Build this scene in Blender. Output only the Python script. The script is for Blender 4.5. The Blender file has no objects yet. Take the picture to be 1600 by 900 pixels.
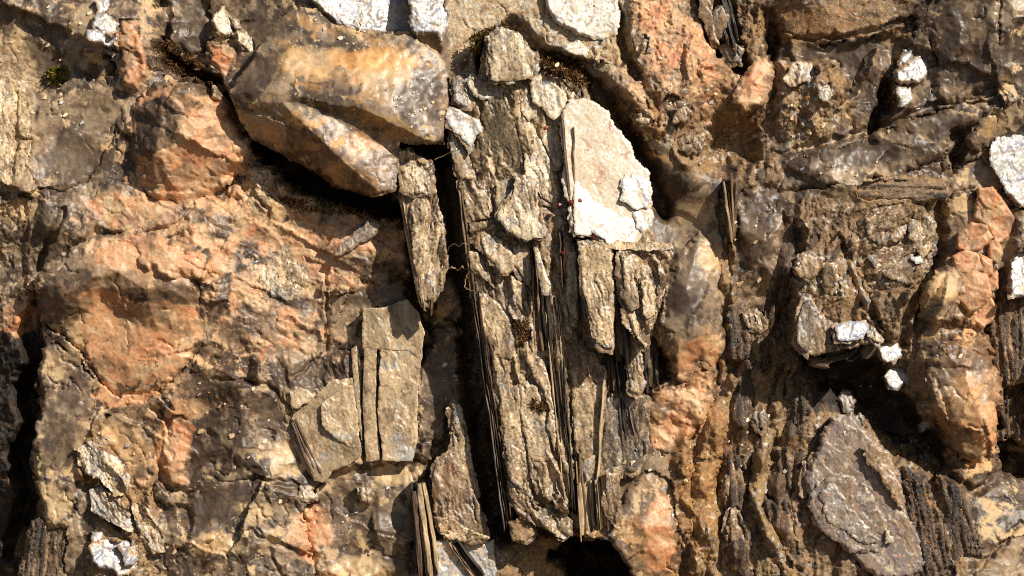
import bpy, math, random
import numpy as np

# ------------------------------------------------------------------ camera, sky, sun, exposure
scene = bpy.context.scene
SUN = np.array((0.56, -0.60, 0.57)); SUN /= np.linalg.norm(SUN)      # towards the sun: upper right, in front of the face
CAM_D = 5.0
cam_data = bpy.data.cameras.new('camera')
cam_data.sensor_width = 36.0
cam_data.lens = 36.0 * CAM_D / 1.6
cam_data.clip_start = 0.1
cam_data.clip_end = 200.0
cam = bpy.data.objects.new('camera', cam_data)
scene.collection.objects.link(cam)
cam.location = (0, -CAM_D, 0)
cam.rotation_euler = (math.radians(90), 0, 0)
scene.camera = cam

world = bpy.data.worlds.new('World')
scene.world = world
world.use_nodes = True
wn = world.node_tree.nodes
sky = wn.new('ShaderNodeTexSky')
sky.sky_type = 'NISHITA'
sky.sun_disc = False
sky.sun_elevation = math.asin(SUN[2])
sky.sun_rotation = math.atan2(SUN[0], SUN[1])
world.node_tree.links.new(sky.outputs[0], wn['Background'].inputs[0])
wn['Background'].inputs[1].default_value = 0.05

sun_data = bpy.data.lights.new('sun', 'SUN')
sun_data.energy = 4.8
sun_data.angle = math.radians(0.5)
sun_data.color = (1.0, 0.93, 0.81)
sun = bpy.data.objects.new('sun', sun_data)
scene.collection.objects.link(sun)
from mathutils import Vector
sun.rotation_euler = Vector(SUN).to_track_quat('Z', 'Y').to_euler()
sun.location = (3, -4, 4)

scene.view_settings.view_transform = 'Standard'
scene.view_settings.look = 'None'
scene.view_settings.exposure = 0.24
scene.view_settings.gamma = 1.0
scene.view_settings.use_curve_mapping = False
scene.cycles.filter_width = 1.05
scene.cycles.use_denoising = False
scene.cycles.max_bounces = 6

random.seed(7)
RNG = np.random.default_rng(11)
F = np.float32
# All outlines below are in millimetres on the rock face: x to the right, y downwards, h out of the face towards the viewer.
def world_co(x, y, h):
    return np.stack([(x - 800) / 1000, -h / 1000, (450 - y) / 1000], -1)

# ------------------------------------------------------------------ noise toolbox
def _hash(ix, iy, s):
    with np.errstate(over='ignore'):
        n = ix.astype(np.uint32) * np.uint32(374761393) + iy.astype(np.uint32) * np.uint32(668265263) + np.uint32((s * 974634777 + 12345) & 0xffffffff)
        n = (n ^ (n >> np.uint32(13))) * np.uint32(1274126177)
        n = (n ^ (n >> np.uint32(15))) * np.uint32(2246822519)
        return n ^ (n >> np.uint32(16))
_A = np.arange(256) * (2 * np.pi / 256)
_GC, _GS = np.cos(_A).astype(F), np.sin(_A).astype(F)
def noise(x, y, s=0):
    x = np.asarray(x, F); y = np.asarray(y, F)
    fx = np.floor(x); fy = np.floor(y)
    ix = fx.astype(np.int64); iy = fy.astype(np.int64)
    dx = x - fx; dy = y - fy
    u = dx * dx * dx * (dx * (dx * 6 - 15) + 10); v = dy * dy * dy * (dy * (dy * 6 - 15) + 10)
    def g(a, b):
        k = _hash(ix + a, iy + b, s) & np.uint32(255)
        return _GC[k] * (dx - a) + _GS[k] * (dy - b)
    n00, n10, n01, n11 = g(0, 0), g(1, 0), g(0, 1), g(1, 1)
    a = n00 + u * (n10 - n00); b = n01 + u * (n11 - n01)
    return (a + v * (b - a)) * F(1.5)
def fbm(x, y, s=0, o=4, gain=0.5):
    t = 0; amp = 1.0; tot = 0
    for i in range(o):
        t = t + amp * noise(x * (2.03 ** i) + 17.3 * i, y * (2.03 ** i) - 9.1 * i, s + i * 31)
        tot += amp; amp *= gain
    return t / tot * 1.4
def ridged(x, y, s=0, o=4):
    t = 0; amp = 1.0; tot = 0
    for i in range(o):
        t = t + amp * (1 - 2 * np.abs(noise(x * (2.03 ** i), y * (2.03 ** i), s + i * 17)))
        tot += amp; amp *= 0.55
    return t / tot
def cells(x, y, s=0):
    """F1, F2 and a random number per nearest cell."""
    fx = np.floor(x); fy = np.floor(y); ix = fx.astype(np.int64); iy = fy.astype(np.int64)
    f1 = np.full(x.shape, 9, F); f2 = f1.copy(); cid = np.zeros(x.shape, F)
    for a in (-1, 0, 1):
        for b in (-1, 0, 1):
            k = _hash(ix + a, iy + b, s)
            px = a + (k & np.uint32(1023)).astype(F) / 1023 - (x - fx); py = b + ((k >> np.uint32(10)) & np.uint32(1023)).astype(F) / 1023 - (y - fy)
            d = np.sqrt(px * px + py * py)
            nearer = d < f1
            f2 = np.where(nearer, f1, np.minimum(f2, d))
            cid = np.where(nearer, ((k >> np.uint32(20)) & np.uint32(1023)).astype(F) / 1023, cid)
            f1 = np.where(nearer, d, f1)
    return f1, f2, cid
def chips(x, y, s=0, tilt=0.9, k=0.5, ident=False):
    """Conchoidal fracture: tilted shallow bowls that meet in sharp arrises (and which bowl a point lies in)."""
    fx = np.floor(x); fy = np.floor(y); ix = fx.astype(np.int64); iy = fy.astype(np.int64)
    out = np.full(x.shape, 9, F); cid = np.zeros(x.shape, F)
    for a in (-1, 0, 1):
        for b in (-1, 0, 1):
            hk = _hash(ix + a, iy + b, s)
            px = (x - fx) - a - (hk & np.uint32(255)).astype(F) / 255; py = (y - fy) - b - ((hk >> np.uint32(8)) & np.uint32(255)).astype(F) / 255
            an = (hk >> np.uint32(16)) & np.uint32(255); of = (hk >> np.uint32(24)).astype(F) / 255
            v = of * 0.7 + tilt * (_GC[an] * px + _GS[an] * py) + k * 2 * (px * px + py * py)
            if ident: cid = np.where(v < out, ((hk * np.uint32(2654435761)) >> np.uint32(20)).astype(F) / 4095, cid)
            out = np.minimum(out, v)
    out = np.clip(out, -1.2, 1.5)
    return (out, cid) if ident else out
def rot(x, y, deg):
    c, s = math.cos(math.radians(deg)), math.sin(math.radians(deg))
    return x * c + y * s, -x * s + y * c
def sst(a, b, t):
    t = np.clip((t - a) / (b - a), 0, 1)
    return t * t * (3 - 2 * t)
def sdpoly(x, y, poly):
    """Signed distance to a closed outline, positive inside."""
    P = np.array(poly, F); Q = np.roll(P, -1, 0)
    d = np.full(x.shape, 1e9, F); ins = np.zeros(x.shape, bool)
    for (ax, ay), (bx, by) in zip(P, Q):
        ex, ey = bx - ax, by - ay
        t = np.clip(((x - ax) * ex + (y - ay) * ey) / (ex * ex + ey * ey + 1e-9), 0, 1)
        d = np.minimum(d, (x - ax - t * ex) ** 2 + (y - ay - t * ey) ** 2)
        if abs(ey) > 1e-6:
            c = ((ay > y) != (by > y)) & (x < ex * (y - ay) / ey + ax)
            ins ^= c
    d = np.sqrt(d)
    return np.where(ins, d, -d)
def dline(x, y, pts):
    d = np.full(x.shape, 1e9, F); tt = np.zeros(x.shape, F); n = len(pts) - 1
    for i in range(n):
        ax, ay = pts[i]; bx, by = pts[i + 1]; ex, ey = bx - ax, by - ay
        t = np.clip(((x - ax) * ex + (y - ay) * ey) / (ex * ex + ey * ey + 1e-9), 0, 1)
        e = np.sqrt((x - ax - t * ex) ** 2 + (y - ay - t * ey) ** 2)
        tt = np.where(e < d, (i + t) / n, tt); d = np.minimum(d, e)
    return d, tt
def rbf(pts, c=18.0):
    P = np.array(pts, float)
    def k(a, b):
        return np.sqrt((a[:, None, 0] - b[None, :, 0]) ** 2 + (a[:, None, 1] - b[None, :, 1]) ** 2 + c * c)
    w = np.linalg.solve(np.block([[k(P[:, :2], P[:, :2]) + np.eye(len(P)) * 1e-6, np.ones((len(P), 1))], [np.ones((1, len(P))), np.zeros((1, 1))]]), np.append(P[:, 2], 0))
    def f(x, y):
        h = np.full(x.shape, w[-1], F)
        for (px, py, _), wi in zip(P, w[:-1]):
            h += F(wi) * np.sqrt((x - F(px)) ** 2 + (y - F(py)) ** 2 + F(c * c))
        return h
    return f
def tin(pts, c=12.0, keep=0.7):
    """Flat triangular facets between the given points (smooth outside them)."""
    from mathutils.geometry import delaunay_2d_cdt
    P = np.array(pts, float); soft = rbf(pts, c)
    vs, _, fs, ov, _, _ = delaunay_2d_cdt([Vector((p[0], p[1])) for p in P], [], [], 0, 1e-4)
    H = [P[o[0], 2] for o in ov]
    def f(x, y):
        h = soft(x, y); g = h.copy()
        for t in fs:
            a, b, d = (vs[i] for i in t[:3]); ha, hb, hd = (H[i] for i in t[:3])
            den = (b.y - d.y) * (a.x - d.x) + (d.x - b.x) * (a.y - d.y)
            if abs(den) < 1e-6: continue
            u = ((b.y - d.y) * (x - d.x) + (d.x - b.x) * (y - d.y)) / den; v = ((d.y - a.y) * (x - d.x) + (a.x - d.x) * (y - d.y)) / den
            m = (u >= 0) & (v >= 0) & (u + v <= 1)
            g[m] = (u * ha + v * hb + (1 - u - v) * hd)[m]
        return g * keep + h * (1 - keep)
    return f
def lin(r, g, b):
    v = np.array((r, g, b), float) / 255
    return np.where(v < 0.04045, v / 12.92, ((v + 0.055) / 1.055) ** 2.4).astype(F)
def mix(a, b, t):
    return a + (b - a) * t[..., None]
def full(c, x):
    return np.broadcast_to(c, x.shape + (3,)).astype(F)

# ------------------------------------------------------------------ minerals: colour, roughness, glitter of a point
C = dict(q_dark=lin(77, 63, 52), q_mid=lin(130, 108, 86), q_pale=lin(176, 153, 124), crust=lin(206, 175, 132), milky=lin(165, 149, 129), amber=lin(188, 146, 94), ochre=lin(190, 112, 40),
         f_main=lin(214, 162, 118), f_orange=lin(206, 134, 86), f_pale=lin(224, 190, 150), f_red=lin(186, 112, 80), tan=lin(216, 186, 145), tan_d=lin(160, 130, 98), tan_p=lin(228, 205, 168),
         white=lin(180, 175, 168), blue=lin(150, 152, 168), brown=lin(98, 75, 54), dark=lin(44, 36, 29), gold=lin(176, 144, 92), grey=lin(146, 134, 125), rust=lin(140, 98, 66), olive=lin(108, 97, 76), cool=lin(124, 113, 104), mauve=lin(136, 119, 113), glare=lin(228, 220, 206), cream=lin(212, 190, 158))  # glare: palest mica with the sun's reflection painted in
def qwarp(x, y, s):
    return x + 6 * noise(x / 30, y / 30, s + 1) + 2.0 * noise(x / 8, y / 8, s + 4), y + 6 * noise(x / 30, y / 30, s + 2) + 2.0 * noise(x / 8, y / 8, s + 6)
def quartz(x, y, s, dark=0.45, crust=0.3, amber=0.1, milky=0.3, fleck=0.5):
    wx, wy = qwarp(x, y, s)
    r2, q2 = rot(wx, wy, -14)
    _, i1 = chips(r2 / 74, q2 / 60, s, 1.0, 0.3, ident=True); _, i2 = chips(wx / 30, wy / 26, s + 3, 1.0, 0.3, ident=True)
    n = fbm(wx / 70, wy / 70, s, 5, 0.6); m = fbm(wx / 20, wy / 20, s + 9, 5, 0.65)
    t = 0.6 * n + 0.6 * m + 0.6 * (i1 - 0.5) + 0.5 * (i2 - 0.5)
    c = mix(full(C['q_mid'], x), C['q_dark'], sst(0.15 - dark, 0.75 - dark, t))
    c = mix(c, C['q_pale'], sst(-0.15, 0.5, -t - 0.1) * 0.85)
    mk = sst(0.1, 0.5, fbm(wx / 12, wy / 30, s + 21, 4)) * milky
    c = mix(c, C['milky'], mk * 0.8)
    a = sst(0.25, 0.6, fbm(wx / 55, wy / 30, s + 33, 4) + amber - 0.1) * min(1, amber * 4)
    c = mix(c, C['amber'], a * 0.65)
    cr = sst(0.0, 0.06, fbm(wx / 34, wy / 34, s + 41, 6, 0.66) + 0.5 * (i2 - 0.5) + 0.3 * (i1 - .5) + crust - 0.56)
    c = mix(c, C['crust'] * (0.8 + 0.3 * i2[..., None]), cr * 0.85)
    cr2 = sst(0.0, 0.05, fbm(x / 11, y / 11, s + 44, 4, 0.65) + 0.5 * crust - 0.74)
    c = mix(c, C['crust'], cr2 * 0.7)
    bio = 0 * sst(0.2, 0.4, fbm(wx / 15, wy / 18, s + 75, 5, 0.65)) * sst(-0.05, 0.25, fbm(x / 100, y / 100, s + 76, 2))
    c = mix(c, C['dark'] * 1.3, bio * 0.75)
    pit = sst(0.3, 0.5, fbm(x / 6, y / 6, s + 52, 3, 0.7))
    vn = sst(0.86, 1.0, ridged(wx / 24, wy / 24, s + 71, 3))
    c = mix(c, C['q_pale'], vn * 0.5)
    c = c * (1 - 0.25 * pit[..., None]) * (0.94 + 0.24 * fbm(x / 4, y / 4, s + 50, 2))[..., None]
    rough = 0.42 + 0.32 * np.maximum(cr, cr2) + 0.1 * m
    fl = fleck * (fbm(x / 60, y / 60, s + 61, 2) > 0.12) * (noise(x / 4.2, y / 3.6, s + 60) > 0.62)
    c = mix(c, C['glare'], np.clip(fl, 0, 1) * 0.8)
    return c, rough, 0.09 + 0.3 * fl
def feldspar(x, y, s, pale=0.4, red=0.2, grey=0.2):
    u, v = rot(x, y, 28)
    wx = u + 6 * noise(x / 20, y / 20, s + 1); wy = v + 6 * noise(x / 20, y / 20, s + 2)
    _, i1 = chips(wx / 44, wy / 26, s, 1.1, .22, ident=True); _, i2 = chips(wx / 20, wy / 11, s + 3, 1.1, .3, ident=True)
    n = fbm(wx / 50, wy / 50, s, 5, 0.6); m = fbm(wx / 18, wy / 9, s + 9, 5, 0.6)
    c = mix(full(C['f_main'], x), C['f_orange'], sst(-0.1, 0.6, n + 0.3 * m + 0.5 * (i1 - .5)) * 0.8)
    c = mix(c, C['f_pale'], sst(0.5 - pale, 0.9 - pale, -n + 0.6 * m + 0.8 * (i2 - .5)) * 0.85)
    c = mix(c, C['f_red'], sst(0.55 - red, 0.95 - red, fbm(wx / 20, wy / 14, s + 18, 5, .6) + 0.4 * (i1 - .5)) * 0.6)
    g = sst(0.0, 0.2, fbm(x / 36, y / 36, s + 27, 5, 0.6) + 0.5 * (i1 - .5) + grey - 0.5)
    c = mix(c, C['q_mid'] * (0.95 + 0.5 * i2[..., None]), g * 0.65)
    g = sst(0.0, 0.12, fbm(x / 26, y / 26, s + 29, 5, 0.62) + 0.4 * (i2 - .5) + grey * .6 - 0.42)
    c = mix(c, C['crust'], g * 0.75)
    pit = sst(0.35, 0.5, fbm(x / 5, y / 5, s + 52, 3, 0.7))
    c = c * (1 - 0.25 * pit[..., None]) * (0.9 + 0.28 * fbm(x / 4, y / 4, s + 40, 2))[..., None]
    return c, 0.5 + 0.1 * m, np.full(x.shape, 0.12, F)
def mica_steps(x, y, s, ang, step, n):
    u, v = rot(x, y, ang)
    wu = u + 6 * noise(x / 22, y / 30, s + 1) + 2.2 * noise(x / 6, y / 8, s + 3); wv = v + 7 * noise(x / 18, y / 18, s + 2)
    q = 22 * n * fbm(wu / 26, wv / 120, s, 3, 0.45) / step; fl = np.floor(q)
    sp = sst(0.72, 0.98, 1 - 2 * np.abs(noise(wu / 11, wv / 150, s + 91))) * sst(-0.05, 0.25, noise(x / 40, y / 60, s + 92))
    return q, fl, q - fl, sp
def mica(x, y, s, tone='tan', brown=0.3, white=0.2, ang=-10.0, veins=0.5, lines=0.85):
    u, v = rot(x, y, ang)
    wx = u + 9 * noise(u / 22, v / 22, s + 1); wy = v + 9 * noise(u / 22, v / 22, s + 2)
    n = fbm(wx / 44, wy / 60, s, 5, 0.6); m = fbm(wx / 10, wy / 22, s + 9, 4, 0.6)
    c = mix(full(C[tone], x), C['tan_d'] if tone != 'grey' else C['q_mid'], sst(-0.1, 0.55, n + 0.5 * m) * 0.85)
    c = mix(c, C['brown'], sst(0.42 - brown, 0.9 - brown, fbm(wx / 22, wy / 40, s + 19, 5, 0.62)) * 0.75)
    c = mix(c, C['tan_p'], sst(0.15, 0.5, -m - 0.3 * n) * 0.6)
    w = sst(0.5 - white, 0.62 - white, fbm(wx / 34, wy / 34, s + 29, 5, 0.6))
    c = mix(c, C['white'], w * 0.8)
    vn = sst(0.72, 0.98, ridged(wx / 13, wy / 13, s + 37, 3)) * veins
    c = mix(c, C['tan_p'], vn * 0.6)
    vd = sst(0.8, 1.0, ridged(wx / 30, wy / 46, s + 43, 3)) * veins
    c = mix(c, C['brown'] * 0.8, vd * 0.7)
    _, fl, fr, spl = mica_steps(x, y, s, ang, 2.4, 1.0)
    c = c * (0.68 + 0.48 * (_hash(fl.astype(np.int64), fl.astype(np.int64) * 7, s + 3) & np.uint32(255)).astype(F) / 255)[..., None]
    c = mix(c, C['brown'] * 0.5, sst(0.3, 0.06, fr) * lines)
    c = mix(c, C['tan_p'], sst(0.8, 1.0, fr) * 0.35)
    fil = sst(0.8, 1.0, ridged(wx / 8, wy / 10, s + 57, 3)) * veins
    c = mix(c, C['tan_p'], fil * 0.5)
    vf = sst(0.9, 1.0, ridged(wx / 24, wy / 60, s + 58, 3))
    c = mix(c, C['dark'], vf * 0.88 * lines)
    c = mix(c, C['dark'], spl * 0.8 * lines)
    sp = sst(0.34, 0.5, fbm(x / 5, y / 5, s + 59, 3, 0.7))
    c = mix(c, C['brown'] * .7, sp * 0.3)
    c = c * (0.86 + 0.28 * ((s * 7919) % 97) / 97)
    gr = fbm(u / 4.5, v / 40, s + 51, 3, 0.6)
    c = c * (0.88 + 0.5 * gr * min(1, lines + .1))[..., None] * (0.92 + 0.2 * fbm(x / 4, y / 4, s + 50, 2))[..., None]
    return c, 0.38 + 0.1 * m, 0.12 + 0.2 * w
def whitemica(x, y, s, blue=0.35, tan=0.25, glare=0.0):
    wx = x + 8 * noise(x / 20, y / 20, s + 1); wy = y + 8 * noise(x / 20, y / 20, s + 2)
    n = fbm(wx / 30, wy / 30, s, 5, 0.6)
    c = mix(full(C['glare'] * .9 if glare else C['white'], x), C['blue'], sst(0.4 - blue, 0.8 - blue, n) * 0.8)
    c = mix(c, C['tan'], sst(0.5 - tan, 0.7 - tan, fbm(wx / 24, wy / 24, s + 8, 5, 0.6)) * 0.8)
    c = mix(c, C['brown'], sst(0.84, 1.0, ridged(wx / 30, wy / 30, s + 15, 3)) * 0.7)
    c = mix(c, C['tan_d'], sst(0.2, 0.5, fbm(wx / 12, wy / 12, s + 25, 4, 0.6)) * 0.75)
    c = mix(c, C['brown'], sst(0.4, 0.55, fbm(x / 6, y / 6, s + 27, 3, 0.7)) * 0.6)
    return c * (0.93 + 0.16 * fbm(x / 4, y / 4, s + 20, 2))[..., None], 0.34 + 0.1 * n, np.full(x.shape, 0.3, F)
def creamy(x, y, s, glare=0.0):
    wx = x + 10 * noise(x / 26, y / 26, s + 1); wy = y + 10 * noise(x / 26, y / 26, s + 2)
    n = fbm(wx / 50, wy / 60, s, 5, 0.6)
    c = mix(full(C['cream'], x), C['glare'], np.clip(sst(-0.2, 0.5, n) * 0.4 + glare, 0, 1))
    c = mix(c, C['f_main'] * 0.9, sst(0.12, 0.3, fbm(wx / 34, wy / 40, s + 5, 5, 0.6) + 0.0022 * (y - 260) - glare) * 0.3)
    c = mix(c, C['f_red'] * 0.8, sst(0.36, 0.44, fbm(wx / 22, wy / 22, s + 8, 5, 0.6)) * 0.6)
    c = mix(c, C['brown'], sst(0.94, 1.0, ridged(wx / 40, wy / 40, s + 15, 2)) * 0.35)
    return c * (0.93 + 0.18 * fbm(x / 5, y / 5, s + 20, 3))[..., None], 0.36 + 0.1 * n, np.full(x.shape, 0.2, F)
def ribbed(x, y, s, ang=0.0, light=0.3):
    u, v = rot(x, y, ang)
    wu = u + 3 * noise(u / 12, v / 60, s + 1) + 1.2 * noise(x / 6, y / 6, s + 2)
    n = fbm(wu / 7, v / 110, s, 4, 0.6); m = fbm(wu / 3, v / 50, s + 7, 3, 0.6)
    c = mix(full(C['brown'], x), C['dark'], sst(-.1, .4, n + .4 * m))
    c = mix(c, C['tan_d'], sst(.45 - light, .9 - light, -n + .5 * m) * .9)
    c = mix(c, C['tan_p'], sst(.5, .75, m) * light)
    return c * (.9 + .3 * fbm(x / 4, y / 8, s + 9, 2))[..., None], .5 + 0 * n, np.full(x.shape, .35, F)
def schist(x, y, s, ang=-75.0, gold=0.5, dark=0.4, white=0.2, pale=0.0):
    u, v = rot(x, y, ang)
    wu = u + 12 * noise(x / 30, y / 30, s + 1); wv = v + 9 * noise(x / 26, y / 26, s + 2)
    n = fbm(wu / 60, wv / 16, s, 5, 0.6); m = fbm(wu / 18, wv / 8, s + 9, 4, 0.6)
    c = mix(full(C['tan_d'] + (C['tan'] - C['tan_d']) * pale, x), C['gold'] + (C['tan_p'] - C['gold']) * pale, sst(0.2 - gold * 0.6, 0.8 - gold * 0.6, m + 0.4 * n))
    c = mix(c, C['q_dark'], sst(0.6 - dark, 0.95 - dark, n + 0.4 * m) * 0.9)
    c = mix(c, C['dark'], sst(0.3, 0.75, fbm(wu / 30, wv / 10, s + 14, 4)) * dark)
    f1, f2, cid = cells(x / 6 + .4 * noise(x / 5, y / 5, s + 22), y / 6, s + 23)
    w = (cid < white * 0.55) * sst(0.62, 0.4, f1) * sst(-0.1, 0.15, fbm(x / 50, y / 50, s + 25, 3) + 0.1)
    c = mix(c, C['glare'] * (0.7 + 0.5 * cid[..., None] / max(white, .01)), np.clip(w, 0, 1) * 0.85)  # white mica flakes, their sparkle painted in with the glare colour
    c = mix(c, C['rust'], sst(0.3, 0.6, fbm(wu / 40, wv / 30, s + 19, 4)) * 0.4)
    return c * (0.84 + 0.34 * fbm(x / 4, y / 4, s + 30, 2))[..., None], 0.5 + 0.0 * n, 0.35 + 0.5 * w
def shade_moss_dark(x, y, s, amt=1.0):  # near-black brown: paints shade into hollows, also the dark bed under moss
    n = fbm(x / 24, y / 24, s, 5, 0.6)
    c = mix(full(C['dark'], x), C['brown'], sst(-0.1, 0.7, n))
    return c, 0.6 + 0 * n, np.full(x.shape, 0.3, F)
STAINS = [(600,95,90,22,1.0),(520,130,60,20,0.6),(250,520,170,130,0.5),(1095,720,60,190,1.0),(1530,600,70,160,0.8),(480,340,190,70,0.4),(905,560,30,60,0.8),(1060,620,80,90,0.6),(500,250,150,60,0.8),(1180,130,60,80,0.6),(1030,860,60,60,0.8),(1100,120,90,90,0.4),(300,250,110,110,0.4),(200,720,100,80,0.4),(1260,40,90,40,0.6),(1000,200,40,90,0.7),(700,780,40,80,0.5)]
PINKS = [(300,420,230,150,1),(250,560,130,90,1),(490,380,150,80,1),(1070,620,75,100,1),(1535,560,60,150,.9),(1060,110,110,100,.9),(1040,830,55,80,.9),(210,90,40,80,1),(300,230,120,110,1),(280,700,50,80,1),(490,840,60,70,.8),(1180,130,50,60,1),(1535,420,60,90,1),(20,500,40,50,.8),(470,560,90,40,.8),(200,720,60,60,.6)]
def stain(x, y, col):
    n = fbm(x / 60, y / 60, 991, 5, 0.6); m = fbm(x / 18, y / 26, 992, 4, 0.6)
    w = 0.35 * sst(0.0, 0.6, n + 0.3 * m)
    for cx, cy, rx, ry, a in STAINS:
        w = np.maximum(w, a * sst(1.25, 0.3, ((x - cx) / rx) ** 2 + ((y - cy) / ry) ** 2 + 0.9 * n + 0.5 * m))
    p = np.zeros(x.shape, F)
    for cx, cy, rx, ry, a in PINKS:
        p = np.maximum(p, a * sst(1.5, 0.1, ((x - cx) / rx) ** 2 + ((y - cy) / ry) ** 2 + 0.8 * n + 0.6 * m))
    lum = col.mean(-1, keepdims=True)
    col = mix(col, lum * np.array((1.42, 0.93, 0.62), F), np.clip(p * 0.52, 0, 1) * (col[..., 2] < 0.42))
    return col * np.stack([1 + 0.16 * w, 1 - 0.08 * w, 1 - 0.34 * w], -1).astype(F)
CLS = dict(quartz=quartz, feldspar=feldspar, mica=mica, white=whitemica, schist=schist, dark=shade_moss_dark, cream=creamy, ribs=ribbed)
# where smoky and pale crystals sit on the face
SMOKE = [(350,635,60,32),(335,700,70,30),(425,650,22,45),(300,790,55,20),(365,790,50,35),(560,770,45,22),(595,815,50,25),(520,800,30,22),(110,460,50,35),(270,460,40,20),(125,610,35,35),(240,180,35,40),(50,370,50,60),(480,585,55,28),(365,520,22,30),(465,505,35,20),(90,690,30,60),(400,120,40,40),(290,40,35,40),(420,30,40,40),(655,150,35,40),(120,250,60,50),
         (1070,440,35,70),(1040,330,25,60),(1185,350,40,60),(1270,330,30,60),(1350,240,100,25),(1500,60,50,60),(1310,80,70,20),(1440,190,90,30),(1380,150,30,40),(590,460,60,20),(690,600,25,80),(1480,560,30,40),(1530,560,30,30),(60,60,40,50),(20,20,30,30),(450,470,30,16),(330,600,30,16),(620,880,50,25),(250,740,40,16)]
PALE = [(420,340,30,40),(180,700,30,40),(600,110,60,30),(500,100,50,25),(400,800,30,20),(620,745,40,14),(1110,400,20,30),(1470,450,25,25),(20,120,25,80),(30,330,30,20),(150,520,40,25),(440,720,24,30),(560,900,50,30),(330,850,50,20),(680,40,30,60),(1090,330,30,20),(470,300,40,20),(90,780,24,30),(300,640,30,14),(520,640,20,20)]
def crystals(x, y, c):
    n = fbm(x / 40, y / 40, 985, 5, 0.62); m = fbm(x / 14, y / 14, 986, 4, 0.6)
    for lst, tone, amt in ((SMOKE, C['q_dark'] * 1.05, 0.72), (PALE, C['crust'], 0.7)):
        w = np.zeros(x.shape, F)
        for cx, cy, rx, ry in lst: w = np.maximum(w, sst(1.25, 0.55, ((x - cx) / rx) ** 2 + ((y - cy) / ry) ** 2 + 1.2 * n + 0.7 * m))
        c = mix(c, tone * (1 + 0.5 * m[..., None]), w * amt)
    return c
GRAIN = dict(quartz=0.22, feldspar=0.45, mica=0.32, white=0.4, cream=0.5, schist=1.0, dark=1.0, ribs=1.0)
def mineral(spec, x, y, seed):
    if isinstance(spec, str): spec = (spec, {})
    c, r, g = CLS[spec[0]](x, y, 777 if spec[0] == 'quartz' else seed, **spec[1])
    if spec[0] == 'quartz': c = crystals(x, y, c)
    return (c + (stain(x, y, c) - c) * (dict(feldspar=0.3, mica=0.25, cream=0.1, white=0.15).get(spec[0], 0.95))), r, g

# ------------------------------------------------------------------ relief styles (added height)
def grooves(x, y, s, sc=46):
    wx = x + 9 * noise(x / 19, y / 19, s + 5) + 2 * noise(x / 6, y / 6, s + 7); wy = y + 9 * noise(x / 19, y / 19, s + 6) + 2 * noise(x / 6, y / 6, s + 8)
    ax, ay = rot(wx, wy, -10); bx, by = rot(wx, wy, 62)
    g = np.abs(noise(ax / sc, ay / (sc * 1.9), s)); m = sst(0.0, 0.35, noise(x / 70, y / 70, s + 9))
    g2 = np.abs(noise(bx / (sc * .9), by / (sc * 1.6), s + 3)); m2 = sst(0.05, 0.4, noise(x / 60, y / 60, s + 10))
    return np.maximum(sst(0.05, 0.0, g) * m, sst(0.04, 0.0, g2) * m2 * .8) * 1.1
def rel_quartz(x, y, s, a=1.0):
    s = 777
    wx, wy = qwarp(x, y, s); rx, ry = rot(wx, wy, 24); r2, q2 = rot(wx, wy, -14)
    return a * (52 * (chips(rx / 170, ry / 130, s + 11, 1.0, 0.25) - .2) + 20 * (chips(r2 / 74, q2 / 60, s, 1.0, 0.25) - .1) + 5.5 * chips(wx / 30, wy / 26, s + 3, 1.0, 0.3) + 0.7 * chips(wx / 11, wy / 10, s + 5) + 0.7 * fbm(x / 9, y / 9, s + 7, 3, 0.5)) - 5 * min(1, a * 1.2) * grooves(x, y, s)
def rel_feld(x, y, s, a=1.0):
    u, v = rot(x, y, 28)
    wu = u + 6 * noise(x / 20, y / 20, s + 1); wv = v + 6 * noise(x / 20, y / 20, s + 2)
    return a * (16 * (chips(wu / 90, wv / 55, s + 9, 1.0, .18) - .1) + 9 * chips(wu / 44, wv / 26, s, 1.1, .22) + 4 * chips(wu / 20, wv / 11, s + 3, 1.1, .3) + 1.5 * chips(wu / 7, wv / 5, s + 6) + 1.8 * fbm(x / 14, y / 14, s + 7, 5, 0.6)) - 3 * grooves(x, y, s)
def rel_mica(x, y, s, a=1.0, ang=-10.0, step=2.4, n=1.0):
    """Cleaved sheets: terraces with ragged edges."""
    q, fl, fr, spl = mica_steps(x, y, s, ang, step, n)
    t = (fl + sst(0.0, 0.07, fr) * 0.92 + fr * 0.08) * step
    return 0.55 * a * t - 4.5 * spl * min(1, a * 1.5 + .2) + 0.2 * fbm(x / 6, y / 9, s + 5, 3, 0.6) - 0.8 * grooves(x, y, s, 34)
def rel_plate(x, y, s, a=1.0):
    """A flat cleavage face with a few shallow chipped steps."""
    wx = x + 5 * noise(x / 16, y / 16, s + 1) + 1.5 * noise(x / 5, y / 5, s + 3); wy = y + 5 * noise(x / 16, y / 16, s + 2)
    q = 3.2 * fbm(wx / 48, wy / 60, s, 4, 0.5); fl = np.floor(q); fr = q - fl
    return a * 4 * (fl + sst(0, .08, fr) * .9 + .1 * fr) + 0.35 * fbm(x / 7, y / 7, s + 5, 4, .6) - 0.5 * grooves(x, y, s, 30)
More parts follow.
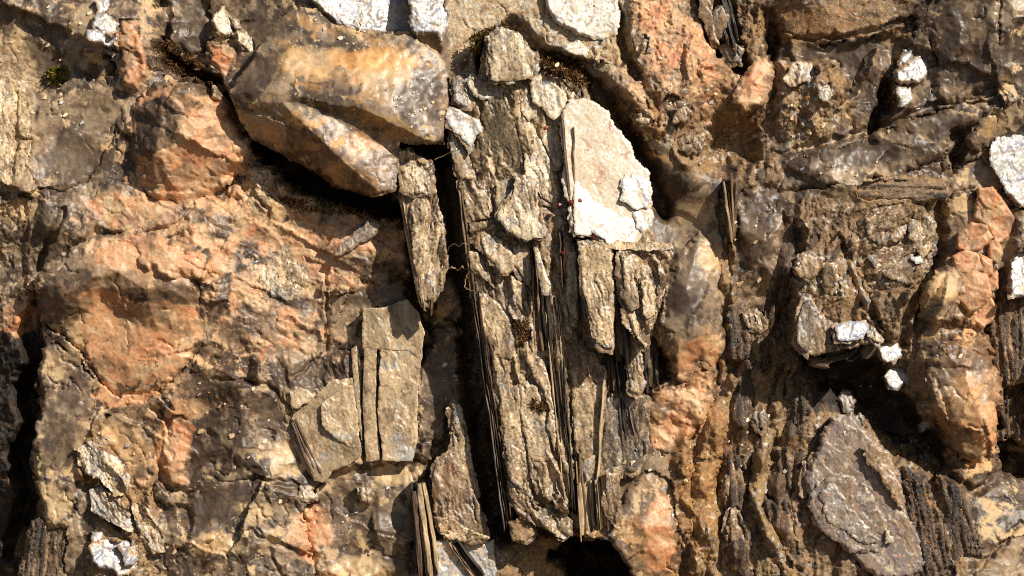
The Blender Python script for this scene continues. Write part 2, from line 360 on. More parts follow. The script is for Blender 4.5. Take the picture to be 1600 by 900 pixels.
def rel_schist(x, y, s, a=1.0, ang=-75.0):
    u, v = rot(x, y, ang)
    wu = u + 14 * noise(x / 40, y / 40, s + 1); wv = v + 14 * noise(x / 36, y / 36, s + 2) + 3 * noise(x / 9, y / 9, s + 3)
    f = 11 * fbm(wu / 70, wv / 26, s, 5, 0.6)
    q = f / 2.6; fl = np.floor(q); fr = q - fl
    return a * ((fl + sst(0, 0.25, fr) * 0.7 + 0.3 * fr) * 2.6 + 22 * (chips(wu / 110, wv / 55, s + 4, 1.0, .3) - .1) + 7 * chips(wu / 34, wv / 20, s + 8, 1.0, .3) + 1.5 * chips(wu / 11, wv / 8, s + 10) + 2.0 * fbm(x / 8, y / 8, s + 6, 4, 0.6)) - 4 * grooves(x, y, s)
def rel_ribs(x, y, s, a=1.0, ang=0.0):
    u, v = rot(x, y, ang)
    wu = u + 3 * noise(u / 12, v / 60, s + 1) + 1.2 * noise(x / 6, y / 6, s + 2)
    q = 7 * fbm(wu / 7, v / 110, s, 4, 0.6) / 2.2; fl = np.floor(q); fr = q - fl
    return a * ((fl + sst(0, .2, fr) * .7 + .3 * fr) * 2.2 + 3 * chips((wu + 8 * noise(x / 30, y / 40, s + 9)) / 22, v / 50, s + 4) + 5 * chips(u / 45, v / 40, s + 8, 1.0, .3) + 1.2 * fbm(x / 6, y / 14, s + 6, 3, 0.6))
def rel_dark(x, y, s, a=1.0):
    return a * (6 * chips(x / 24, y / 24, s + 4) + 5 * fbm(x / 14, y / 14, s, 5, 0.6))
REL = dict(cream=rel_mica, quartz=rel_quartz, feldspar=rel_feld, mica=rel_mica, white=rel_mica, schist=rel_schist, dark=rel_dark, ribs=rel_ribs, plate=rel_plate)

# ------------------------------------------------------------------ materials
def mk_mat(name, bump=0.3, bscale=420.0, noise_amp=0.35, spec=0.5, coat=0.0, glit=0.6, streak=None, sss=0.0, tint=None):
    m = bpy.data.materials.new(name); m.use_nodes = True
    nt = m.node_tree; N = nt.nodes; L = nt.links
    b = N['Principled BSDF']
    b.inputs['Specular IOR Level'].default_value = spec
    b.inputs['Coat Weight'].default_value = coat
    b.inputs['Coat Roughness'].default_value = 0.25
    if sss:
        b.inputs['Subsurface Weight'].default_value = sss
        b.inputs['Subsurface Radius'].default_value = (0.010, 0.006, 0.0035)
        b.inputs['Subsurface Scale'].default_value = 1.0
    tc = N.new('ShaderNodeTexCoord'); mp = N.new('ShaderNodeMapping')
    L.new(tc.outputs['Object'], mp.inputs['Vector'])
    if streak: mp.inputs['Scale'].default_value = streak
    nz = N.new('ShaderNodeTexNoise'); nz.inputs['Scale'].default_value = bscale; nz.inputs['Detail'].default_value = 8; nz.inputs['Roughness'].default_value = 0.65
    L.new(mp.outputs[0], nz.inputs['Vector'])
    n2 = N.new('ShaderNodeTexNoise'); n2.inputs['Scale'].default_value = bscale * 0.27; n2.inputs['Detail'].default_value = 6; n2.inputs['Roughness'].default_value = 0.6
    L.new(mp.outputs[0], n2.inputs['Vector'])
    ad = N.new('ShaderNodeMath'); ad.operation = 'ADD'
    L.new(nz.outputs[0], ad.inputs[0]); L.new(n2.outputs[0], ad.inputs[1])
    rp = N.new('ShaderNodeMapRange'); rp.inputs['From Min'].default_value = 0.65; rp.inputs['From Max'].default_value = 1.35
    rp.inputs['To Min'].default_value = 1 - noise_amp; rp.inputs['To Max'].default_value = 1 + noise_amp * 0.75
    ar = N.new('ShaderNodeAttribute'); ar.attribute_name = 'finish'
    sx = N.new('ShaderNodeSeparateColor'); L.new(ar.outputs['Color'], sx.inputs[0])
    for nm_, v_ in (('To Min', -noise_amp), ('To Max', noise_amp * .75)):
        mm = N.new('ShaderNodeMath'); mm.operation = 'MULTIPLY_ADD'; mm.inputs[1].default_value = v_; mm.inputs[2].default_value = 1.0
        L.new(sx.outputs[2], mm.inputs[0]); L.new(mm.outputs[0], rp.inputs[nm_])
    L.new(ad.outputs[0], rp.inputs['Value'])
    at = N.new('ShaderNodeAttribute'); at.attribute_name = 'mineral'
    sc = N.new('ShaderNodeVectorMath'); sc.operation = 'SCALE'
    L.new(at.outputs['Color'], sc.inputs[0]); L.new(rp.outputs[0], sc.inputs['Scale'])
    L.new(sc.outputs[0], b.inputs['Base Color'])
    bp = N.new('ShaderNodeBump'); bp.inputs['Strength'].default_value = bump; bp.inputs['Distance'].default_value = 0.004
    L.new(ad.outputs[0], bp.inputs['Height'])
    bs = N.new('ShaderNodeMath'); bs.operation = 'MULTIPLY'; bs.inputs[1].default_value = bump; L.new(sx.outputs[2], bs.inputs[0]); L.new(bs.outputs[0], bp.inputs['Strength'])
    vo = N.new('ShaderNodeTexVoronoi'); vo.inputs['Scale'].default_value = 380
    L.new(tc.outputs['Object'], vo.inputs['Vector'])
    sv = N.new('ShaderNodeSeparateColor'); L.new(vo.outputs['Color'], sv.inputs[0])
    gt = N.new('ShaderNodeMath'); gt.operation = 'GREATER_THAN'; gt.inputs[1].default_value = 0.82; L.new(sv.outputs[2], gt.inputs[0])
    gk = N.new('ShaderNodeMath'); gk.operation = 'MULTIPLY'; L.new(gt.outputs[0], gk.inputs[0]); L.new(sx.outputs[1], gk.inputs[1])
    g2 = N.new('ShaderNodeMath'); g2.operation = 'MULTIPLY'; g2.inputs[1].default_value = 1.6; g2.use_clamp = True; L.new(gk.outputs[0], g2.inputs[0])
    rm = N.new('ShaderNodeMix'); L.new(g2.outputs[0], rm.inputs[0]); L.new(sx.outputs[0], rm.inputs[2]); rm.inputs[3].default_value = 0.14
    L.new(rm.outputs[0], b.inputs['Roughness'])
    sb = N.new('ShaderNodeVectorMath'); sb.operation = 'SUBTRACT'; sb.inputs[1].default_value = (0.5, 0.5, 0.5)
    L.new(vo.outputs['Color'], sb.inputs[0])
    gm = N.new('ShaderNodeMath'); gm.operation = 'MULTIPLY'; gm.inputs[1].default_value = glit * 2.2
    L.new(sx.outputs[1], gm.inputs[0])
    gg = N.new('ShaderNodeMath'); gg.operation = 'MULTIPLY'; L.new(gm.outputs[0], gg.inputs[0]); L.new(gt.outputs[0], gg.inputs[1])
    gs = N.new('ShaderNodeVectorMath'); gs.operation = 'SCALE'
    L.new(sb.outputs[0], gs.inputs[0]); L.new(gg.outputs[0], gs.inputs['Scale'])
    an = N.new('ShaderNodeVectorMath'); an.operation = 'ADD'
    L.new(bp.outputs[0], an.inputs[0]); L.new(gs.outputs[0], an.inputs[1])
    nn = N.new('ShaderNodeVectorMath'); nn.operation = 'NORMALIZE'
    L.new(an.outputs[0], nn.inputs[0]); L.new(nn.outputs[0], b.inputs['Normal'])
    return m
MAT = dict(rock=mk_mat('weathered_pegmatite', 0.6, 460, 0.42, 0.45, sss=0.08),
           quartz=mk_mat('smoky_quartz', 0.4, 460, 0.36, 0.5, 0.0, sss=0.2),
           feldspar=mk_mat('pink_feldspar', 0.5, 420, 0.34, sss=0.12),
           mica=mk_mat('mica_sheet', 0.6, 420, 0.42, 0.6, streak=(1, 1, .3)),
           white=mk_mat('silver_mica', 0.25, 300, 0.15, 0.8),
           edge=mk_mat('mica_edge', 0.6, 500, 0.6, 0.5, 0, 0.6, (1.0, 1.0, 0.06)),
           schist=mk_mat('mica_schist', 0.7, 420, 0.55, 0.6, 0, 0.9),
           moss=mk_mat('dry_moss', 0.2, 300, 0.5, 0.2),
           garnet=mk_mat('garnet', 0.1, 300, 0.3, 0.6))
MATOF = dict(cream='white', ribs='edge', quartz='quartz', feldspar='feldspar', mica='mica', white='white', schist='schist', dark='rock')

# ------------------------------------------------------------------ mesh helpers
def make_mesh(name, co, quads, col, fin, mat, tris=None, smooth=True):
    me = bpy.data.meshes.new(name)
    nq = len(quads); nt_ = 0 if tris is None else len(tris)
    me.vertices.add(len(co)); me.vertices.foreach_set('co', np.ascontiguousarray(co, F).ravel())
    idx = np.asarray(quads, np.int32).ravel()
    if nt_: idx = np.concatenate([idx, np.asarray(tris, np.int32).ravel()])
    me.loops.add(len(idx)); me.loops.foreach_set('vertex_index', idx)
    me.polygons.add(nq + nt_)
    st = np.concatenate([np.arange(nq) * 4, nq * 4 + np.arange(nt_) * 3]).astype(np.int32)
    me.polygons.foreach_set('loop_start', st)
    me.polygons.foreach_set('use_smooth', np.full(nq + nt_, smooth))
    a = me.attributes.new('mineral', 'FLOAT_COLOR', 'POINT')
    a.data.foreach_set('color', np.concatenate([np.clip(col, 0.004, 0.92), np.ones((len(co), 1))], 1).astype(F).ravel())
    a = me.attributes.new('finish', 'FLOAT_COLOR', 'POINT')
    z = np.zeros((len(co), 4), F); z[:, 0] = np.clip(fin[0], 0.12, 1); z[:, 1] = np.clip(fin[1], 0, 1); z[:, 2] = fin[2] if len(fin) > 2 else 1.0; z[:, 3] = 1
    a.data.foreach_set('color', z.ravel())
    me.materials.append(MAT[mat])
    me.update(calc_edges=True); me.validate()
    return me
def link(name, me, parent=None, label=None, cat=None, group=None, kind=None):
    o = bpy.data.objects.new(name, me)
    scene.collection.objects.link(o)
    if parent is not None: o.parent = parent
    if label: o['label'] = label
    if cat: o['category'] = cat
    if group: o['group'] = group
    if kind or cat: o['kind'] = kind or 'thing'
    return o
def empty(name, label, cat, group=None):
    o = link(name, None, None, label, cat, group); o.empty_display_size = 0.02
    return o
def outline(poly, n=None, amp=0.0):
    return poly
def ell(cx, cy, rx, ry, a=0, n=14, jag=0.12, seed=0):
    r = random.Random(seed + int(cx * 7 + cy)); out = []
    for i in range(n):
        t = 2 * math.pi * i / n; q = 1 + r.uniform(-jag, jag)
        px, py = rx * q * math.cos(t), ry * q * math.sin(t); c, s = math.cos(math.radians(a)), math.sin(math.radians(a))
        out.append((cx + px * c - py * s, cy + px * s + py * c))
    return out

# ------------------------------------------------------------------ THE ROCK FACE
HPTS = [(0,0,-20),(0,150,-15),(0,300,-15),(0,440,-40),(0,600,-45),(0,800,-75),(0,900,-70),(-200,450,-60),(-600,450,-80),(-400,-300,-40),(-400,1200,-60),
 (62,430,-25),(78,480,15),(85,600,20),(80,750,15),(75,850,0),(60,900,-10),(150,430,25),(200,400,15),(150,320,-8),(100,200,0),(150,100,-8),(220,80,0),(210,250,0),
 (275,85,-55),(290,150,0),(260,220,0),(330,250,-15),(350,300,-25),(300,350,0),(250,420,20),(300,450,25),(200,520,10),(280,560,10),
 (400,300,-18),(480,350,-20),(560,330,-28),(430,420,-14),(540,400,-16),(620,420,-32),(560,250,-35),(480,200,-20),(450,80,10),(600,100,0),(680,150,0),
 (580,560,-28),(600,700,-25),(480,650,-15),(400,600,0),(380,700,5),(300,700,5),(180,650,8),(200,750,-12),(250,850,0),(350,800,10),(450,780,10),(450,880,5),(560,780,5),(600,860,0),
 (690,600,-35),(690,750,-30),(700,850,-25),(660,400,-30),(800,100,-5),(800,300,0),(800,500,-10),(850,700,-15),(900,600,-12),(920,250,0),(960,330,5),(930,700,-15),
 (970,210,0),(960,120,5),(1000,170,30),(1030,215,30),(1065,270,15),(1040,300,-20),(1070,150,15),(1100,80,15),(1140,50,-40),(1175,130,-5),(1150,220,-35),(1080,220,-15),(1060,340,-25),(1080,430,5),(1080,550,5),(1060,650,0),(990,640,-15),(1040,780,5),(1000,830,0),
 (930,885,-140),(1130,300,5),(1180,350,8),(1180,450,-5),(1200,550,-25),(1180,650,-20),(1150,750,-20),(1200,850,-5),(1090,800,0),(1100,700,-10),
 (1300,30,10),(1250,120,0),(1300,150,12),(1350,200,-8),(1400,60,15),(1450,120,10),(1500,80,20),(1430,200,15),(1350,260,15),(1480,220,5),(1570,50,15),(1570,200,-5),
 (1300,350,5),(1400,400,5),(1480,380,-20),(1270,480,5),(1320,510,5),(1380,620,-75),(1310,580,-55),(1450,690,-65),(1500,440,15),(1520,560,20),(1530,660,15),(1590,560,-60),(1590,680,-75),(1585,420,-5),
 (1350,750,0),(1300,800,-5),(1400,850,0),(1470,800,-15),(1550,800,5),(1590,850,0),(1240,700,-30),(1250,850,-8),(800,885,-30),(860,885,-60),
 (1800,450,-30),(2200,450,-60),(1900,-300,-30),(1900,1200,-40),(800,-300,-20),(800,1250,-40),(740,500,-40),(790,830,-60)]
# cracks and clefts: line, half-width, depth
CRACKS = [([(700,190),(705,260),(715,330),(722,420),(735,520),(748,620),(762,720),(780,830)], 24, 115),
 ([(640,330),(652,420),(660,480),(664,560)], 13, 60),
 ([(58,478),(40,515),(54,560),(30,605),(46,660),(20,715),(38,780),(12,850),(20,920)], 16, 90),
 ([(250,0),(252,40),(250,75),(285,100),(330,130),(370,185),(400,225)], 10, 45),
 ([(20,140),(22,215),(14,300)], 3, 9), ([(20,215),(45,217)], 2.5, 8), ([(90,115),(88,170),(80,205)], 3, 9), ([(40,0),(30,25)],3,8),
 ([(150,640),(130,690),(140,750),(165,800),(200,850)], 5, 16), ([(240,640),(262,660),(266,690)], 5, 20),
 ([(170,570),(235,600),(270,640)], 3, 9), ([(315,130),(350,170)], 10, 30), ([(505,420),(510,460),(508,550),(455,590)], 3.5, 13),
 ([(390,300),(420,330),(415,350)], 3, 8), ([(250,760),(330,780),(400,745),(470,760)], 4, 12), ([(280,860),(330,840),(370,800)], 5, 14),
 ([(390,830),(470,865),(540,900)], 4, 12), ([(800,40),(850,85),(920,110),(940,150),(975,205),(1010,260),(1040,330)], 13, 80),
 ([(950,0),(962,40),(975,80),(1000,130),(1030,170)], 8, 22), ([(1105,0),(1120,60),(1150,90),(1165,110)], 12, 45), ([(1212,20),(1215,70),(1195,130)], 7, 30),
 ([(1140,250),(1125,330),(1140,400),(1130,500),(1125,600)], 5, 18), ([(1160,300),(1200,340),(1225,420)], 4, 12), ([(1225,60),(1330,55),(1420,30),(1450,0)], 4, 12),
 ([(1390,80),(1385,150),(1370,200),(1360,260)], 9, 25), ([(1220,240),(1320,215),(1400,190),(1480,155),(1560,140)], 6, 16), ([(1470,300),(1475,370),(1460,430),(1420,480),(1412,540)], 9, 48),
 ([(1310,370),(1330,420),(1360,480),(1400,560)], 4, 12), ([(1545,160),(1520,200),(1500,250),(1490,290)], 7, 20), ([(1572,430),(1566,560),(1570,640),(1595,720)], 9, 60),
 ([(1130,620),(1120,720),(1135,830),(1120,900)], 6, 16), ([(1205,640),(1215,740),(1200,830),(1235,900)], 7, 22), ([(1440,690),(1480,740),(1530,770),(1600,730)], 7, 24),
 ([(1520,900),(1560,860),(1600,820)], 4, 12), ([(330,590),(420,600),(455,640)], 3, 9), ([(100,330),(60,400),(52,470)], 6, 20), ([(300,320),(280,350),(220,365),(150,365)], 3, 9), ([(420,840),(430,880),(445,900)],3,9)]
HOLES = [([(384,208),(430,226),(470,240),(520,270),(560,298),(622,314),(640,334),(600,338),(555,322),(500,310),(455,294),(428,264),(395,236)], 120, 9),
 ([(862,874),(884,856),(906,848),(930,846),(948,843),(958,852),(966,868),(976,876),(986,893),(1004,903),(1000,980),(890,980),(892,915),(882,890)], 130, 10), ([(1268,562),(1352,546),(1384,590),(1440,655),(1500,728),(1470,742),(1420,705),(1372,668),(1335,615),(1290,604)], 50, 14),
 ([(246,58),(265,82),(300,102),(328,112),(354,142),(368,170),(388,218),(372,212),(345,164),(310,138),(280,120),(250,96)], 60, 6), ([(600,205),(640,216),(672,230),(694,232),(694,250),(640,244),(612,238)], 70, 6), ([(1020,530),(1040,560),(1044,595),(1010,605),(1006,560)], 60, 6),
 ([(1120,190),(1165,185),(1185,215),(1180,250),(1140,270),(1100,255)], 42, 16), ([(1100,-20),(1140,-20),(1160,60),(1168,105),(1150,112),(1120,82)], 55, 7), ([(1375,120),(1395,100),(1398,170),(1375,205),(1362,190)], 40, 7),
 ([(1490,190),(1512,200),(1505,250),(1492,262),(1485,230)], 36, 6), ([(1566,640),(1600,630),(1660,760),(1590,748),(1568,705)], 80, 8), ([(955,0),(972,20),(980,60),(1000,120),(990,125),(968,80),(955,40)], 26, 6), ([(1460,500),(1500,505),(1560,500),(1562,520),(1500,530),(1465,530)], 22, 7),
 ([(745,70),(762,62),(763,128),(790,134),(775,140),(752,125)], 40, 5), ([(205,370),(150,372),(110,400),(100,392),(150,355)], 12, 6), ([(1225,430),(1245,470),(1232,560),(1210,640),(1196,600),(1205,500)], 26, 10), ([(1125,500),(1160,490),(1165,600),(1140,650),(1122,620)], 22, 9),
 ([(1180,15),(1216,10),(1216,75),(1198,128),(1188,90)], 18, 8)]
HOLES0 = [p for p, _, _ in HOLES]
RZONES = []      # (style, outline, amount, seed, kw)  local relief
CPATCH = []      # (mineral spec, outline, softness, seed)
def zone(style, poly, seed, spec=None, amt=1.0, soft=10, jag=9, **kw):
    RZONES.append((style, poly, amt, seed, soft, jag, kw)); CPATCH.append((spec or style, poly, soft * 0.4, jag, seed))
def patch(spec, poly, seed, soft=2.5, jag=8):
    CPATCH.append((spec, poly, soft, jag, seed))
S_ = lambda *a, **k: ('schist', k)
# left
zone('quartz', [(-800,-700),(640,-700),(720,900),(720,1600),(-800,1600)], 1, ('quartz', dict(dark=0.52, crust=0.32, amber=0.05)))
zone('schist', [(700,-700),(2400,-700),(2400,1600),(760,1600)], 2, ('schist', dict(ang=-75, gold=0.35, dark=0.6)), 0.9)
zone('quartz', [(1190,-700),(2400,-700),(2400,320),(1480,330),(1240,300),(1200,200)], 3, ('quartz', dict(dark=0.55, crust=0.08, milky=0.4)))
zone('feldspar', [(400,300),(450,320),(560,320),(640,350),(650,430),(560,450),(510,460),(480,560),(420,580),(380,520),(350,440),(300,440),(320,400),(280,370),(150,360),(135,330),(170,300),(250,310),(330,290)], 5, ('feldspar', dict(pale=0.45, grey=0.55)), 0.9, soft=24, jag=34)
patch(('mica', dict(tone='tan', brown=0.35)), [(380,262),(440,260),(430,300),(405,340),(385,320)], 6)
patch(('quartz', dict(dark=0.3, crust=0.35)), ell(430,340,28,30), 7)
patch(('mica', dict(tone='tan', brown=0.5)), ell(440,430,40,45,20), 8)
for q_ in ((345,350,24,18), (400,505,42,26), (590,420,48,18), (470,475,34,14), (385,400,20,26), (300,335,26,14), (520,340,30,14), (455,560,40,14)): patch(('quartz', dict(dark=0.4, crust=0.1, milky=0.5)), ell(*q_, 15), 7, 5, 10)
zone('dark', [(-100,470),(20,480),(60,540),(50,640),(44,760),(50,840),(30,960),(-100,960)], 9)  # shadow of the left cleft painted into the rock colour
zone('schist', [(20,830),(105,825),(100,900),(95,960),(-20,960)], 10, ('schist', dict(ang=-80, gold=0.6, dark=0.3)))
zone('schist', [(-100,300),(60,310),(70,400),(40,460),(0,470),(-100,470)], 11, ('quartz', dict(dark=0.45, crust=0.35)))
patch(('feldspar', dict(red=0.5, grey=0.5)), ell(20,500,28,30), 12)
patch(('mica', dict(tone='tan', brown=0.25, white=0.1)), [(-50,60),(40,90),(60,240),(20,300),(-50,300)], 13, 6)
zone('mica', [(395,560),(520,560),(650,480),(670,720),(560,735),(480,730),(400,640)], 14, ('quartz', dict(dark=0.45, crust=0.4)))
zone('quartz', [(290,590),(420,600),(470,740),(660,730),(660,960),(250,960),(250,800),(300,700)], 15, ('quartz', dict(dark=0.58, crust=0.28, milky=0.4)))
zone('schist', [(140,640),(200,700),(240,760),(250,840),(200,960),(130,960),(150,800),(120,730)], 16, ('schist', dict(ang=-60, gold=0.6, dark=0.35, white=0.7)))
patch(('feldspar', dict(pale=0.2, red=0.3)), ell(480,850,22,50,-25), 17)
patch(('feldspar', dict(pale=0.2)), ell(270,690,30,70,10), 18)
patch(('feldspar', dict(pale=0.2, red=0.3)), ell(200,610,50,25,-10), 19)
# middle
zone('mica', [(695,150),(760,40),(850,80),(930,120),(1000,250),(1020,380),(1050,400),(1030,560),(960,640),(940,820),(880,840),(790,830),(750,620),(720,400)], 20, ('mica', dict(brown=0.4, white=0.05)), 1.2)
zone('schist', [(700,-100),(980,-100),(1000,120),(960,130),(850,80),(760,40),(700,110)], 21, ('schist', dict(ang=-40, gold=0.7, dark=0.12, white=1.0, pale=0.8)), 0.42)
zone('schist', [(975,-100),(1110,-100),(1150,110),(1165,250),(1040,290),(990,170)], 22, ('schist', dict(ang=-60, gold=0.55, dark=0.3, white=0.6)))
patch(('feldspar', dict(grey=0.5, red=0.4)), [(985,0),(1040,-10),(1110,60),(1130,120),(1110,190),(1060,140),(1010,110)], 23, 5, 14)
zone('quartz', [(920,110),(950,110),(1010,200),(1060,260),(1075,340),(1050,390),(1020,380),(1015,280),(985,230)], 24, ('quartz', dict(dark=0.6, crust=0.05, amber=0.25, milky=0.15)), 0.28)
zone('quartz', [(1040,260),(1140,270),(1130,500),(1040,480),(1050,380)], 25, ('quartz', dict(dark=0.4, crust=0.1, milky=0.4)), 0.32)
zone('quartz', [(1150,290),(1240,290),(1260,420),(1230,520),(1150,480)], 26, ('quartz', dict(dark=0.5, crust=0.05)))
zone('quartz', [(945,600),(1010,590),(1075,700),(1065,790),(1060,900),(990,890),(960,850),(900,840),(940,720)], 27, ('quartz', dict(dark=0.25, crust=-0.05, milky=0.6)), 0.35)
zone('schist', [(1090,560),(1240,520),(1260,960),(1060,960),(1040,800),(1060,700)], 28, ('schist', dict(ang=-78, gold=0.55, dark=0.6)))
patch(('schist', dict(ang=-78, gold=0.9, dark=0.1, white=0.4)), [(1090,640),(1130,640),(1120,760),(1150,900),(1080,900),(1060,780)], 29, 6, 14)
zone('schist', [(1230,430),(1330,400),(1400,560),(1330,600),(1250,540)], 30, ('schist', dict(ang=-60, gold=0.5, dark=0.5, white=0.5)))
zone('dark', [(1240,545),(1370,555),(1480,690),(1500,760),(1440,740),(1360,640),(1280,640)], 31)  # shade of the recess put into the colour as dark brown
zone('schist', [(1330,270),(1480,280),(1470,320),(1340,330)], 32, ('schist', dict(ang=3, gold=0.6, dark=0.1, white=0.3)), 0.28, ang=3)
zone('quartz', [(1480,300),(1590,330),(1570,720),(1500,720),(1440,600),(1430,500)], 33, ('quartz', dict(dark=0.3, crust=0.3, amber=0.2)))
zone('schist', [(1440,690),(1500,740),(1540,960),(1240,960),(1260,760)], 34, ('schist', dict(ang=-65, gold=0.2, dark=0.6)))
zone('quartz', [(1530,700),(1680,720),(1680,960),(1520,960),(1500,800)], 35, ('quartz', dict(dark=0.45, crust=0.22, amber=0.15)))
zone('schist', [(1565,420),(1680,400),(1680,720),(1580,700)], 36, ('schist', dict(ang=-85, gold=0.5, dark=0.55)))
zone('schist', [(770,840),(880,850),(880,960),(760,960)], 37, ('schist', dict(ang=-30, gold=0.6, dark=0.1)), 0.32)
zone('schist', [(1215,95),(1310,90),(1330,160),(1290,230),(1215,220)], 38, ('schist', dict(ang=-45, gold=0.6, dark=0.25, white=0.8)))
patch('dark', HOLES0[0], 401, 6)  # painted shade: darkens the floor of the hollow under the overhang
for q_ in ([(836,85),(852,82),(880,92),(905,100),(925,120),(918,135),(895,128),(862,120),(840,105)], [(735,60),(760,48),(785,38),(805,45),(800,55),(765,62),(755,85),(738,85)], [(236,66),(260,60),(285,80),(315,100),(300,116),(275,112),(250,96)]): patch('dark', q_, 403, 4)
patch('dark', HOLES0[1], 402, 6)  # cave darkness painted on as colour, on top of the carved depth
patch(('schist', dict(ang=0, gold=0.5, dark=0.4)), [(1225,-60),(1440,-60),(1420,20),(1330,50),(1230,62)], 39, 5)


hbase = rbf(HPTS, 25)
def base_eval(x, y):
    h = hbase(x, y)
    rel = np.zeros(x.shape, F)
    for style, poly, amt, seed, soft, jag, kw in RZONES:
        P = np.array(poly); bx0, by0 = P.min(0) - 40; bx1, by1 = P.max(0) + 40
        m = (x > bx0) & (x < bx1) & (y > by0) & (y < by1)
        if not m.any(): continue
        xx, yy = x[m], y[m]
        w = sst(-soft, soft, sdpoly(xx, yy, poly) + jag * fbm(xx / 30, yy / 30, seed + 500, 4))
        k = w > 0
        r = rel[m]; q = REL[style](xx[k], yy[k], seed * 13 + 3, amt, **kw)
        r[k] = r[k] * (1 - w[k]) + q * w[k]; rel[m] = r
    h = h + rel * 1.0
    wx = x + 5 * noise(x / 16, y / 16, 901); wy = y + 5 * noise(x / 16, y / 16, 902)
    for line, wd, dp in CRACKS:
        P = np.array(line); bx0, by0 = P.min(0) - wd * 4; bx1, by1 = P.max(0) + wd * 4
        m = (x > bx0) & (x < bx1) & (y > by0) & (y < by1)
        if not m.any(): continue
        d, t = dline(wx[m], wy[m], line)
        h[m] -= dp * np.exp(-(d / wd) ** 4) * (0.4 + 0.6 * np.sin(np.pi * np.clip(t, 0.08, 0.92)) if dp < 100 else 1)
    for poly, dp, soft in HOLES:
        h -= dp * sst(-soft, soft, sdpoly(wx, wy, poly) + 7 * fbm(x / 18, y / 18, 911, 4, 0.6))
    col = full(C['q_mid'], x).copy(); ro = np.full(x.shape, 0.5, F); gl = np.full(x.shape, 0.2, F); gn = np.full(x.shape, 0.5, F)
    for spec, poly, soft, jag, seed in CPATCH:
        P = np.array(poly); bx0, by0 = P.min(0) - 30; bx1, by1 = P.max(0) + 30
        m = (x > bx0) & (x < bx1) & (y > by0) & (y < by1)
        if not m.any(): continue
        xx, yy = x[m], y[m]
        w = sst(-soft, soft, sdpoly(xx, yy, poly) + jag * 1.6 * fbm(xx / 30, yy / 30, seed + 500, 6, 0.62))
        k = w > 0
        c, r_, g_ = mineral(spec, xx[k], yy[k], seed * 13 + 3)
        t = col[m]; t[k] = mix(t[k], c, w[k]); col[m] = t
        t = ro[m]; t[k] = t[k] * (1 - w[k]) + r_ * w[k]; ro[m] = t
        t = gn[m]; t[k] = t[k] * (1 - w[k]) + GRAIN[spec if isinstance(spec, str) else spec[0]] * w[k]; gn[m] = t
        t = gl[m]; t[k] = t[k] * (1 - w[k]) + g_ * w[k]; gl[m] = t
    return h, col, ro, gl, gn
STEP = 1.75
fx = np.arange(-40, 1640 + STEP, STEP); fy = np.arange(-40, 940 + STEP, STEP)
st = np.cumsum(np.linspace(2, 34, 36))
gx = np.concatenate([fx[0] - st[::-1], fx, fx[-1] + st]).astype(F); gy = np.concatenate([fy[0] - st[::-1], fy, fy[-1] + st]).astype(F)
GX, GY = np.meshgrid(gx, gy)
BH, bcol, bro, bgl, bgn = base_eval(GX, GY)
def sample_h(x, y):
    i = np.clip((np.asarray(x) - fx[0]) / STEP, 0, len(fx) - 1.01); j = np.clip((np.asarray(y) - fy[0]) / STEP, 0, len(fy) - 1.01)
    ii = i.astype(int); jj = j.astype(int); a = i - ii; b = j - jj; o = len(st); B = BH
    g = lambda p, q: B[jj + q + o, ii + p + o]
    return g(0, 0) * (1 - a) * (1 - b) + g(1, 0) * a * (1 - b) + g(0, 1) * (1 - a) * b + g(1, 1) * a * b
CEIL = np.full((len(fy), len(fx)), 1e6, F)
def sample_c(x, y):
    i = np.clip(np.rint((np.asarray(x) - fx[0]) / STEP), 0, len(fx) - 1).astype(int) + len(st); j = np.clip(np.rint((np.asarray(y) - fy[0]) / STEP), 0, len(fy) - 1).astype(int) + len(st)
    return bcol[j, i]
ny, nx = GX.shape
vid = np.arange(ny * nx).reshape(ny, nx)
bq = np.stack([vid[:-1, :-1], vid[1:, :-1], vid[1:, 1:], vid[:-1, 1:]], -1).reshape(-1, 4)
bm = make_mesh('rock_face', world_co(GX, GY, BH).reshape(-1, 3), bq, bcol.reshape(-1, 3), (bro.ravel(), bgl.ravel(), bgn.ravel()), 'rock')
ROCK = link('rock_face', bm, kind='structure', label='rugged sunlit pegmatite rock face of smoky quartz, feldspar and mica')

gxx, gyy = np.meshgrid(np.linspace(-15, 15, 60), np.concatenate([np.linspace(0.4, -3, 40), np.linspace(-3.3, -25, 30)]))  # out-of-view ground, added for warm bounce light on the face
gz = -1.12 + 0.05 * fbm(gxx * 1.3, gyy * 1.3, 71, 4)
gc = mix(full(lin(104, 86, 64), gxx), lin(70, 56, 40), sst(-.3, .5, fbm(gxx * 2, gyy * 2, 72, 4)))
gv = np.arange(gxx.size).reshape(gxx.shape)
gq = np.stack([gv[:-1, :-1], gv[1:, :-1], gv[1:, 1:], gv[:-1, 1:]], -1).reshape(-1, 4)
link('ground', make_mesh('ground', np.stack([gxx, gyy, gz], -1).reshape(-1, 3), gq, gc.reshape(-1, 3), (np.full(gxx.size, .9), np.zeros(gxx.size)), 'rock'), kind='structure', label='unseen bare stony ground at the foot of the rock face')

